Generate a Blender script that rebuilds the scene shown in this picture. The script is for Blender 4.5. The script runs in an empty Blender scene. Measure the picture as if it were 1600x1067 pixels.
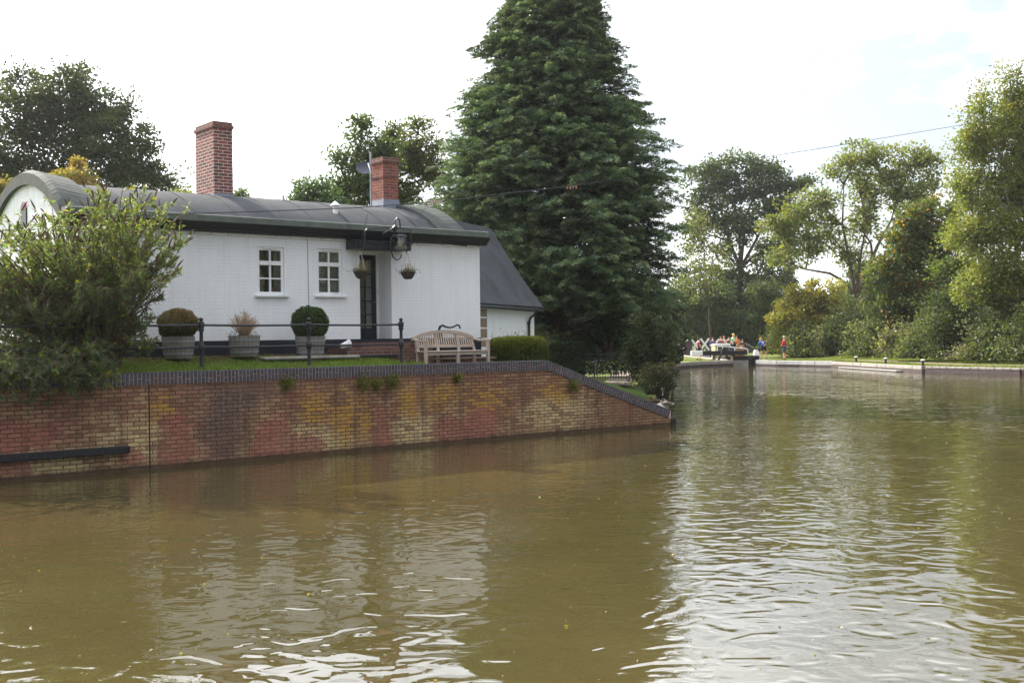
import bpy, math, random
import numpy as np
from mathutils import Vector, Matrix, noise as mnoise
random.seed(7); RNG = np.random.default_rng(11)
SC = bpy.context.scene; COL = SC.collection
R = math.radians; PI = math.pi

# ------------------------------------------------------------------ camera, world, sun, exposure
CAMZ = 2.3; F = 1750.0
cam = bpy.data.cameras.new('camera'); camo = bpy.data.objects.new('camera', cam); COL.objects.link(camo)
cam.lens = 39.4; cam.sensor_width = 36; cam.clip_end = 2000; cam.clip_start = 0.1
camo.matrix_world = Matrix.Translation((0, 0, CAMZ)) @ Matrix.Rotation(R(90-0.18), 4, 'X') @ Matrix.Rotation(-0.013, 4, 'Z')
SC.camera = camo
SUN_AZ = R(-46); SUN_EL = R(36)            # azimuth clockwise from +Y
W = bpy.data.worlds.new('World'); SC.world = W; W.use_nodes = True
wn = W.node_tree.nodes; wl = W.node_tree.links; wn.clear()
wout = wn.new('ShaderNodeOutputWorld'); wbg = wn.new('ShaderNodeBackground'); wbg.inputs['Strength'].default_value = 0.1
sky = wn.new('ShaderNodeTexSky'); sky.sky_type = 'NISHITA'; sky.sun_disc = False
sky.sun_elevation = SUN_EL; sky.sun_rotation = SUN_AZ; sky.air_density = 1.0; sky.dust_density = 2.5
tc = wn.new('ShaderNodeTexCoord'); mp = wn.new('ShaderNodeMapping'); mp.inputs['Scale'].default_value = (1, 1, 2.6); mp.inputs['Location'].default_value = (.3, .1, .2)
cn = wn.new('ShaderNodeTexNoise'); cn.inputs['Scale'].default_value = 2.3; cn.inputs['Detail'].default_value = 8; cn.inputs['Roughness'].default_value = .58
cr = wn.new('ShaderNodeValToRGB'); cr.color_ramp.elements[0].position = .42; cr.color_ramp.elements[0].color = (.18, .18, .18, 1)
cr.color_ramp.elements[1].position = .64; cr.color_ramp.elements[1].color = (1, 1, 1, 1)
mx = wn.new('ShaderNodeMixRGB'); mx.inputs['Color2'].default_value = (7.1, 7.2, 7.4, 1)
# thin cloud: brighter towards the sun (forward scattering), so scale the cloud colour by the angle to the sun
geo = wn.new('ShaderNodeVectorMath'); geo.operation = 'DOT_PRODUCT'
sd = Vector((math.sin(SUN_AZ)*math.cos(SUN_EL), math.cos(SUN_AZ)*math.cos(SUN_EL), math.sin(SUN_EL)))
geo.inputs[1].default_value = sd
mr = wn.new('ShaderNodeMapRange'); mr.inputs['From Min'].default_value = -.35; mr.inputs['From Max'].default_value = .6
mr.inputs['To Min'].default_value = 1.0; mr.inputs['To Max'].default_value = 3.2
vm = wn.new('ShaderNodeVectorMath'); vm.operation = 'SCALE'; vm.inputs[0].default_value = (5.1, 5.25, 5.5)
wl.new(tc.outputs['Generated'], mp.inputs['Vector']); wl.new(mp.outputs[0], cn.inputs['Vector']); wl.new(cn.outputs['Fac'], cr.inputs[0])
wl.new(tc.outputs['Generated'], geo.inputs[0]); wl.new(geo.outputs['Value'], mr.inputs['Value']); 
# an overcast sky is brighter overhead than at the horizon
sx = wn.new('ShaderNodeSeparateXYZ'); wl.new(tc.outputs['Generated'], sx.inputs[0])
me_ = wn.new('ShaderNodeMapRange'); me_.inputs['From Min'].default_value = .22; me_.inputs['From Max'].default_value = .55; me_.inputs['To Min'].default_value = 1.0; me_.inputs['To Max'].default_value = 1.35
wl.new(sx.outputs['Z'], me_.inputs['Value']); mu = wn.new('ShaderNodeMath'); mu.operation = 'MULTIPLY'; wl.new(mr.outputs[0], mu.inputs[0]); wl.new(me_.outputs[0], mu.inputs[1])
wl.new(mu.outputs[0], vm.inputs['Scale'])
wl.new(cr.outputs[0], mx.inputs['Fac']); thin = wn.new('ShaderNodeVectorMath'); thin.operation = 'SCALE'; thin.inputs['Scale'].default_value = .6; wl.new(sky.outputs[0], thin.inputs[0]); wl.new(thin.outputs[0], mx.inputs['Color1']); wl.new(vm.outputs[0], mx.inputs['Color2'])
wl.new(mx.outputs[0], wbg.inputs['Color']); wl.new(wbg.outputs[0], wout.inputs['Surface'])
sl = bpy.data.lights.new('sun', 'SUN'); sl.energy = 4.8; sl.angle = R(0.6); sl.color = (1, .93, .8)
so = bpy.data.objects.new('sun', sl); COL.objects.link(so); so.rotation_euler = sd.to_track_quat('Z', 'Y').to_euler()
SC.view_settings.view_transform = 'Standard'; SC.view_settings.look = 'None'; SC.view_settings.exposure = 1.14; SC.view_settings.gamma = 1
SC.cycles.max_bounces = 8; SC.cycles.transparent_max_bounces = 12; SC.cycles.transmission_bounces = 4

def hor(x): return 528 - .013*(x-800)
def PX(x, Y): return (x-800)/F*Y                    # world X of photo column x at distance Y
def PZ(x, y, Y): return CAMZ - (y-hor(x))*Y/F
def PT(x, y, Y): return Vector((PX(x, Y), Y, PZ(x, y, Y)))

# ------------------------------------------------------------------ helpers
def tag(o, label=None, cat=None, group=None, kind=None):
    if label: o['label'] = label
    if cat: o['category'] = cat
    if group: o['group'] = group
    if kind: o['kind'] = kind
    return o
def empty(name, loc=(0, 0, 0), rz=0, **k):
    o = bpy.data.objects.new(name, None); COL.objects.link(o); o.location = loc; o.rotation_euler = (0, 0, rz); o.empty_display_size = .2
    return tag(o, **k)
def copy_tree(o, parent=None):
    c = o.copy(); COL.objects.link(c)
    if parent: c.parent = parent
    for ch in o.children: copy_tree(ch, c)
    return c
def raw_mesh(name, V, Fs, smooth=False, uvs=None):
    me = bpy.data.meshes.new(name); me.from_pydata([tuple(v) for v in V], [], Fs); me.update()
    if smooth: me.polygons.foreach_set('use_smooth', [True]*len(me.polygons))
    return me
def box_uv(me):
    if not me.polygons: return
    uv = me.uv_layers.new(name='UVMap').data
    for p in me.polygons:
        n = p.normal; ax, ay, az = abs(n.x), abs(n.y), abs(n.z)
        for li in p.loop_indices:
            c = me.vertices[me.loops[li].vertex_index].co
            if az > ax and az > ay: uv[li].uv = (c.x, c.y)
            elif ax > ay: uv[li].uv = (c.y, c.z)
            else: uv[li].uv = (c.x, c.z)
class MB:
    def __init__(s): s.V = []; s.F = []
    def add(s, V, Fs, M=None):
        b = len(s.V)
        s.V += [(M @ Vector(v)) if M else Vector(v) for v in V]; s.F += [tuple(b+i for i in f) for f in Fs]; return s
    def box(s, x0, y0, z0, x1, y1, z1, M=None):
        V = [(x0,y0,z0),(x1,y0,z0),(x1,y1,z0),(x0,y1,z0),(x0,y0,z1),(x1,y0,z1),(x1,y1,z1),(x0,y1,z1)]
        return s.add(V, [(0,3,2,1),(4,5,6,7),(0,1,5,4),(1,2,6,5),(2,3,7,6),(3,0,4,7)], M)
    def cbox(s, x0, y0, z0, x1, y1, z1, c=.01, M=None):      # box with chamfered vertical + top edges
        P = [(x0+c,y0),(x1-c,y0),(x1,y0+c),(x1,y1-c),(x1-c,y1),(x0+c,y1),(x0,y1-c),(x0,y0+c)]
        cx, cy = (x0+x1)/2, (y0+y1)/2
        def ins(p): return (p[0]+(c if p[0] < cx else -c), p[1]+(c if p[1] < cy else -c))
        V = [(*ins(p), z0) for p in P]+[(*p, z0+c) for p in P]+[(*p, z1-c) for p in P]+[(*ins(p), z1) for p in P]
        Fs = [tuple(range(7, -1, -1)), tuple(range(24, 32))]
        for k in range(3):
            for i in range(8): j = (i+1) % 8; Fs.append((k*8+i, k*8+j, k*8+8+j, k*8+8+i))
        return s.add(V, Fs, M)
    def tube(s, pts, r, n=8, M=None, cap=True):
        pts = [Vector(p) for p in pts]; rs = r if isinstance(r, (list, tuple)) else [r]*len(pts)
        V = []; Fs = []; up = None
        for i, p in enumerate(pts):
            d = (pts[min(i+1, len(pts)-1)]-pts[max(i-1, 0)])
            d = d.normalized() if d.length > 1e-9 else Vector((0, 0, 1))
            if up is None: up = Vector((0, 0, 1)) if abs(d.z) < .9 else Vector((1, 0, 0))
            a = d.cross(up).normalized(); b = a.cross(d).normalized(); up = b
            for k in range(n):
                t = 2*PI*k/n; V.append(p+(a*math.cos(t)+b*math.sin(t))*rs[i])
        for i in range(len(pts)-1):
            for k in range(n): k2 = (k+1) % n; Fs.append((i*n+k, (i+1)*n+k, (i+1)*n+k2, i*n+k2))
        if cap: Fs += [tuple(range(n)), tuple(range(len(pts)*n-1, (len(pts)-1)*n-1, -1))]
        return s.add(V, Fs, M)
    def lathe(s, prof, c=(0, 0, 0), n=16, M=None, sx=1, sy=1):   # prof [(r,z)]
        V = []; Fs = []; c = Vector(c)
        for r, z in prof:
            for k in range(n): t = 2*PI*k/n; V.append(c+Vector((r*sx*math.cos(t), r*sy*math.sin(t), z)))
        for i in range(len(prof)-1):
            for k in range(n): k2 = (k+1) % n; Fs.append((i*n+k, i*n+k2, (i+1)*n+k2, (i+1)*n+k))
        Fs += [tuple(range(n-1, -1, -1)), tuple(range((len(prof)-1)*n, len(prof)*n))]
        return s.add(V, Fs, M)
    def ball(s, c, rx, ry=None, rz=None, n=12, M=None):
        ry = ry or rx; rz = rz or rx; m = n//2+1
        prof = [(max(math.sin(PI*i/m), .02)*rx, -math.cos(PI*i/m)*rz) for i in range(m+1)]
        return s.lathe(prof, c, n, M, 1, ry/rx)
    def prism(s, poly, h0, h1, ax='y', M=None):               # polygon in (x,z) extruded along y, or (x,y) along z
        n = len(poly)
        f = (lambda p, h: (p[0], h, p[1])) if ax == 'y' else ((lambda p, h: (p[0], p[1], h)) if ax == 'z' else (lambda p, h: (h, p[0], p[1])))
        V = [f(p, h0) for p in poly]+[f(p, h1) for p in poly]
        Fs = [tuple(range(n-1, -1, -1)), tuple(range(n, 2*n))]+[(i, (i+1) % n, n+(i+1) % n, n+i) for i in range(n)]
        return s.add(V, Fs, M)
    def build(s, name, mat, parent=None, smooth=False, loc=None, rz=0, bevel=0, fixn=True, **k):
        me = raw_mesh(name, s.V, s.F, smooth)
        if fixn:
            import bmesh
            b = bmesh.new(); b.from_mesh(me); bmesh.ops.recalc_face_normals(b, faces=b.faces); b.to_mesh(me); b.free()
        box_uv(me); me.materials.append(mat)
        o = bpy.data.objects.new(name, me); COL.objects.link(o)
        if parent: o.parent = parent
        if loc is not None: o.location = loc
        o.rotation_euler = (0, 0, rz)
        if smooth:
            try: me.set_sharp_from_angle(angle=R(40))
            except Exception: pass
        if bevel:
            m = o.modifiers.new('bevel', 'BEVEL'); m.width = bevel; m.segments = 2; m.limit_method = 'ANGLE'
        return tag(o, **k)

# ------------------------------------------------------------------ materials
def srgb(h): return tuple(((c/255)/12.92 if c/255 <= .04045 else ((c/255+.055)/1.055)**2.4) for c in h)+(1,)
class NT:
    def __init__(s, name):
        s.m = bpy.data.materials.new(name); s.m.use_nodes = True; s.t = s.m.node_tree; s.t.nodes.clear()
        s.out = s.n('ShaderNodeOutputMaterial'); s.p = s.n('ShaderNodeBsdfPrincipled'); s.l(s.p.outputs[0], s.out.inputs[0])
    def n(s, t, **k):
        nd = s.t.nodes.new(t)
        for a, b in k.items(): setattr(nd, a, b)
        return nd
    def l(s, a, b): s.t.links.new(a, b)
    def set(s, inp, v):
        if hasattr(v, 'is_linked') or hasattr(v, 'links'): s.l(v, inp)
        else: inp.default_value = v
    def coord(s, kind='Object', scale=(1, 1, 1), loc=(0, 0, 0)):
        c = s.n('ShaderNodeTexCoord'); m = s.n('ShaderNodeMapping'); m.inputs['Scale'].default_value = scale; m.inputs['Location'].default_value = loc
        s.l(c.outputs[kind], m.inputs[0]); return m.outputs[0]
    def noise(s, vec, scale, detail=4, rough=.55, dist=0):
        nd = s.n('ShaderNodeTexNoise'); nd.inputs['Scale'].default_value = scale; nd.inputs['Detail'].default_value = detail
        nd.inputs['Roughness'].default_value = rough; nd.inputs['Distortion'].default_value = dist; s.l(vec, nd.inputs['Vector']); return nd.outputs['Fac']
    def ramp(s, fac, a, b, c0=(0, 0, 0, 1), c1=(1, 1, 1, 1)):
        r = s.n('ShaderNodeValToRGB'); e = r.color_ramp.elements; e[0].position = a; e[1].position = b; e[0].color = c0; e[1].color = c1
        s.l(fac, r.inputs[0]); return r.outputs[0]
    def mix(s, f, a, b, mode='MIX'):
        m = s.n('ShaderNodeMixRGB', blend_type=mode); s.set(m.inputs[0], f); s.set(m.inputs[1], a); s.set(m.inputs[2], b); return m.outputs[0]
    def math(s, op, a, b=0.0, clamp=False):
        m = s.n('ShaderNodeMath', operation=op, use_clamp=clamp); s.set(m.inputs[0], a); s.set(m.inputs[1], b); return m.outputs[0]
    def bump(s, h, strength=.4, dist=.01, prev=None):
        b = s.n('ShaderNodeBump'); b.inputs['Strength'].default_value = strength; b.inputs['Distance'].default_value = dist
        s.l(h, b.inputs['Height']); 
        if prev: s.l(prev, b.inputs['Normal'])
        return b.outputs[0]
    def fin(s, col=None, rough=None, normal=None, spec=None, metal=None):
        if col is not None: s.set(s.p.inputs['Base Color'], col)
        if rough is not None: s.set(s.p.inputs['Roughness'], rough)
        if normal is not None: s.l(normal, s.p.inputs['Normal'])
        if spec is not None: s.p.inputs['Specular IOR Level'].default_value = spec
        if metal is not None: s.p.inputs['Metallic'].default_value = metal
        return s.m
def m_simple(name, rgb, rough=.6, var=.25, scale=6, bump=.15, metal=0, spec=.4, dist=.006):
    t = NT(name); v = t.coord(); n = t.noise(v, scale, 6, .6)
    a = tuple(c*(1-var) for c in rgb[:3])+(1,); b = tuple(min(c*(1+var), .95) for c in rgb[:3])+(1,)
    c = t.ramp(n, .3, .7, a, b); n2 = t.noise(v, scale*7, 3, .6)
    return t.fin(c, rough, t.bump(n2, bump, dist), spec, metal)
def m_paint(name, rgb, rough=.55, dirt=.2):
    t = NT(name); v = t.coord(); n = t.noise(v, 3, 8, .65); n2 = t.noise(v, 30, 4, .6)
    d = tuple(c*.72 for c in rgb[:3])+(1,)
    c = t.mix(t.ramp(n, .52, .75), rgb, d); c = t.mix(t.math('MULTIPLY', t.ramp(n2, .55, .75), dirt), c, (rgb[0]*.5, rgb[1]*.48, rgb[2]*.42, 1))
    return t.fin(c, rough, t.bump(n2, .1, .003), .4)
def m_brick(name, c1, c2, mortar, var=None, scale=1.0, bw=.225, rh=.075, ms=.01, bump=.7, offset=.5, rough=.85, whiteout=0):
    t = NT(name); v = t.coord('UV'); 
    jn = t.noise(v, 9, 3, .6)
    b = t.n('ShaderNodeTexBrick'); b.offset = offset; b.inputs['Scale'].default_value = scale; b.inputs['Brick Width'].default_value = bw
    b.inputs['Row Height'].default_value = rh; b.inputs['Mortar Size'].default_value = ms; b.inputs['Mortar Smooth'].default_value = .25; b.inputs['Bias'].default_value = -.1
    b.inputs['Color1'].default_value = c1; b.inputs['Color2'].default_value = c2; b.inputs['Mortar'].default_value = mortar
    t.l(v, b.inputs['Vector'])
    n = t.noise(v, 5, 6, .65); n2 = t.noise(v, 45, 4, .7)
    c = t.mix(.55, b.outputs['Color'], t.ramp(n, .35, .7, (.45, .45, .45, 1), (1.0, 1.0, 1.0, 1)), 'MULTIPLY')
    c = t.mix(t.math('MULTIPLY', t.ramp(n2, .5, .8), .35), c, var or mortar)
    h = t.math('SUBTRACT', t.math('MULTIPLY', n2, .35), b.outputs['Fac'])
    return t.fin(c, rough, t.bump(h, bump, .008), .25)

M = {}
M['chimney'] = m_brick('chimney_brick', srgb((150, 72, 58)), srgb((88, 58, 60)), srgb((190, 180, 172)), ms=.011)
M['chimney_old'] = m_brick('old_chimney_brick', srgb((160, 82, 62)), srgb((112, 66, 60)), srgb((150, 128, 118)), ms=.009)
M['step_brick'] = m_brick('step_brick', srgb((130, 80, 70)), srgb((95, 68, 62)), srgb((130, 118, 108)))
M['bridge_brick'] = m_brick('bridge_brick', srgb((92, 74, 74)), srgb((70, 62, 66)), srgb((100, 92, 90)))
def m_white_brick():
    t = NT('white_painted_brick'); v = t.coord('UV'); vo = t.coord('Object')
    # wobble so the courses show only here and there
    b = t.n('ShaderNodeTexBrick'); b.offset = .5; b.inputs['Scale'].default_value = 1; b.inputs['Brick Width'].default_value = .225; b.inputs['Row Height'].default_value = .075
    b.inputs['Mortar Size'].default_value = .007; b.inputs['Mortar Smooth'].default_value = .6
    wob = t.n('ShaderNodeVectorMath', operation='ADD'); nn = t.n('ShaderNodeTexNoise'); nn.inputs['Scale'].default_value = 3; nn.inputs['Detail'].default_value = 2
    t.l(v, nn.inputs['Vector']); sc = t.n('ShaderNodeVectorMath', operation='SCALE'); sc.inputs['Scale'].default_value = .012
    t.l(nn.outputs['Color'], sc.inputs[0]); t.l(v, wob.inputs[0]); t.l(sc.outputs[0], wob.inputs[1]); t.l(wob.outputs[0], b.inputs['Vector'])
    patch = t.ramp(t.noise(v, 1.3, 5, .7), .38, .62); n2 = t.noise(v, 60, 4, .6)
    g = t.noise(t.coord('UV', (1.2, .35, 1)), 2.0, 6, .65)
    base = t.ramp(g, .3, .75, (.78, .782, .79, 1), (.86, .86, .862, 1))
    lines = t.math('MULTIPLY', b.outputs['Fac'], t.math('ADD', t.math('MULTIPLY', patch, .3), .02))
    c = t.mix(lines, base, (.42, .42, .42, 1))
    spot = t.math('MULTIPLY', t.ramp(t.noise(v, 26, 3, .7), .68, .78), .25)
    c = t.mix(spot, c, (.45, .42, .38, 1))
    sep = t.n('ShaderNodeSeparateXYZ'); t.l(v, sep.inputs[0])
    splash = t.math('MULTIPLY', t.math('MULTIPLY', t.math('SUBTRACT', 2.75, sep.outputs['Y'], True), t.ramp(t.noise(v, 7, 6, .7), .35, .75)), .6)
    c = t.mix(splash, c, (.44, .42, .34, 1))
    drip = t.math('MULTIPLY', t.ramp(t.noise(t.coord('UV', (5, .25, 1)), 1.4, 5, .7), .5, .75), .2)
    c = t.mix(drip, c, (.5, .5, .47, 1))
    top_grey = t.math('MULTIPLY', t.math('MULTIPLY', t.math('SUBTRACT', sep.outputs['Y'], 4.2, True), t.ramp(t.noise(t.coord('UV', (3, .5, 1)), 2.2, 6, .7), .4, .7)), .7)  # grey mottling that grows towards the top of the wall
    c = t.mix(top_grey, c, (.5, .5, .48, 1))
    flake = t.math('MULTIPLY', t.ramp(t.noise(v, 9, 6, .75), .66, .7), .5); c = t.mix(flake, c, (.52, .45, .4, 1))
    h = t.math('SUBTRACT', t.math('MULTIPLY', n2, .3), b.outputs['Fac'])
    return t.fin(c, .6, t.bump(h, .45, .006), .3)
M['white_brick'] = m_white_brick()
M['black_paint'] = m_paint('black_paint', srgb((26, 28, 36)), .45, .35)
M['plinth'] = m_paint('tarred_plinth', srgb((27, 28, 38)), .6, .3)
M['white_paint'] = m_paint('white_paint', (.8, .8, .8, 1), .4, .12)
M['iron'] = m_paint('black_iron', srgb((34, 36, 42)), .4, .5)
M['reveal'] = m_paint('reveal_render', srgb((205, 208, 214)), .6, .2)
def m_roof(name='roof_felt', seam=True):
    t = NT(name); v = t.coord('UV'); vo = t.coord('Object')
    n = t.noise(vo, 1.1, 7, .65); n2 = t.noise(vo, 70, 3, .6); n3 = t.noise(t.coord('Object', (4, 1, .6)), 2.2, 6, .65)
    c = t.ramp(n, .3, .7, srgb((50, 52, 56)), srgb((78, 80, 84)))
    c = t.mix(t.math('MULTIPLY', t.ramp(n3, .5, .75), .5), c, srgb((98, 96, 92)))
    c = t.mix(t.math('MULTIPLY', t.ramp(t.noise(vo, 5, 6, .7), .6, .8), .45), c, srgb((58, 66, 52)))
    c = t.mix(t.math('MULTIPLY', n2, .35), c, srgb((105, 106, 108)))
    return t.fin(c, .92, t.bump(t.math('ADD', t.math('MULTIPLY', n, .6), t.math('MULTIPLY', n2, .3)), .5, .012), .12)
M['roof'] = m_roof()
M['felt_edge'] = m_simple('mossy_felt_edge', srgb((70, 74, 70)), .85, .3, 4, .4)
M['lead'] = m_simple('lead_flashing', srgb((118, 124, 138)), .5, .2, 7, .3)
M['gutter'] = m_simple('gutter_grey_green', srgb((92, 100, 92)), .6, .3, 5, .3)
M['blue_brick'] = m_simple('blue_engineering_brick', srgb((62, 62, 70)), .5, .5, 8, .3, spec=.5)
M['pink_mortar'] = m_simple('pink_mortar', srgb((178, 146, 134)), .9, .25, 9, .4)
M['teak'] = None
def m_wood(name, a, b, rough=.75, sc=(1, 1, 1)):
    t = NT(name); v = t.coord('Object', sc); n = t.noise(v, 6, 8, .65, 1.5); n2 = t.noise(t.coord('Object'), 2.5, 5, .6)
    c = t.ramp(n, .3, .7, a, b); c = t.mix(t.math('MULTIPLY', t.ramp(n2, .5, .8), .5), c, (a[0]*.55, a[1]*.6, a[2]*.5, 1))
    return t.fin(c, rough, t.bump(n, .35, .004), .25)
M['teak'] = m_wood('weathered_teak', srgb((144, 128, 114)), srgb((196, 180, 166)), sc=(1, 8, 8))
M['barrel'] = m_wood('barrel_oak', srgb((92, 88, 84)), srgb((146, 140, 134)), sc=(9, 9, 1))
M['dark_timber'] = m_wood('tarred_timber', srgb((26, 26, 30)), srgb((52, 50, 52)), sc=(1, 8, 8))
M['stone'] = m_simple('grey_stone', srgb((140, 134, 126)), .85, .3, 3, .5, dist=.01)
M['pale_stone'] = m_simple('pale_kerb_stone', srgb((160, 158, 154)), .7, .2, 3, .3)
M['soil'] = m_simple('soil_bed', srgb((74, 60, 46)), .95, .5, 14, .8, dist=.03)
M['bark'] = m_simple('bark', srgb((74, 62, 52)), .9, .4, 5, .8, dist=.03)
M['bark_pale'] = m_simple('birch_bark', srgb((150, 140, 128)), .8, .45, 4, .4)
M['stem'] = m_simple('shrub_stems', srgb((98, 80, 60)), .85, .3, 9, .4)
M['panicle'] = m_simple('spent_flower_spikes', srgb((92, 72, 58)), .9, .35, 30, .4)
M['orange_pot'] = m_simple('orange_glazed_pot', srgb((196, 110, 40)), .3, .2, 10, .05)
M['statue'] = m_simple('pale_figurine', srgb((180, 164, 148)), .7, .2, 20, .2)
M['brass'] = m_simple('lamp_brass', srgb((104, 100, 84)), .5, .25, 20, .1, metal=.3)
M['dish'] = m_simple('dish_grey', srgb((92, 96, 108)), .5, .1, 10, .05)
M['galv'] = m_simple('galvanised_steel', srgb((150, 152, 158)), .45, .15, 12, .1, metal=.4)
def m_glass(name, tint=(.9, .93, .92, 1)):
    t = NT(name); g = t.n('ShaderNodeBsdfGlossy'); g.inputs['Roughness'].default_value = .02
    tr = t.n('ShaderNodeBsdfTransparent'); tr.inputs[0].default_value = tint
    fr = t.n('ShaderNodeFresnel'); fr.inputs[0].default_value = 1.6
    ms = t.n('ShaderNodeMixShader'); t.l(t.math('ADD', fr.outputs[0], .07), ms.inputs[0]); t.l(tr.outputs[0], ms.inputs[1]); t.l(g.outputs[0], ms.inputs[2])
    v = t.coord(); t.l(t.bump(t.noise(v, 3, 2), .12, .01), g.inputs['Normal'])
    t.l(ms.outputs[0], t.out.inputs[0]); return t.m
M['glass'] = m_glass('window_glass')
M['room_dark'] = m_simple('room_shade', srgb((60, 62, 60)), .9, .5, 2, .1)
M['blind'] = m_simple('grey_blind', srgb((176, 172, 164)), .9, .1, 3, .1)
def m_leaf(name, trans=.4, rough=.5, spec=.35):
    t = NT(name); a = t.n('ShaderNodeAttribute'); a.attribute_name = 'tint'
    t.fin(a.outputs['Color'], rough, None, spec)
    tl = t.n('ShaderNodeBsdfTranslucent'); br = t.n('ShaderNodeMixRGB', blend_type='MULTIPLY'); br.inputs[0].default_value = 1; br.inputs[2].default_value = (1.25, 1.3, .55, 1)
    t.l(a.outputs['Color'], br.inputs[1]); t.l(br.outputs[0], tl.inputs[0])
    ms = t.n('ShaderNodeMixShader'); ms.inputs[0].default_value = trans; t.l(t.p.outputs[0], ms.inputs[1]); t.l(tl.outputs[0], ms.inputs[2])
    t.l(ms.outputs[0], t.out.inputs[0]); return t.m
M['leaf'] = m_leaf('broad_leaves', .46); M['needle'] = m_leaf('conifer_sprays', .18, .6, .25); M['grassblade'] = m_leaf('grass_blades', .35, .6, .2)
def m_ground(name, g1, g2, g3, scale=1.2):
    t = NT(name); v = t.coord('Object'); n = t.noise(v, scale, 7, .65); n2 = t.noise(v, 30, 4, .7); n3 = t.noise(v, .25, 4, .6)
    c = t.ramp(n, .3, .7, g1, g2); c = t.mix(t.math('MULTIPLY', t.ramp(n3, .45, .7), .6), c, g3); c = t.mix(t.math('MULTIPLY', n2, .4), c, tuple(x*.5 for x in g1[:3])+(1,))
    return t.fin(c, .9, t.bump(n2, .8, .03), .15)
M['lawn'] = m_ground('lawn', (.06, .1, .016, 1), (.1, .145, .026, 1), (.13, .14, .035, 1))
M['bank'] = m_ground('bank_grass', (.085, .115, .018, 1), (.13, .155, .03, 1), (.16, .15, .045, 1), .6)
M['towpath'] = m_ground('towpath_gravel', (.2, .16, .125, 1), (.28, .23, .18, 1), (.15, .13, .08, 1), .8)

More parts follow.
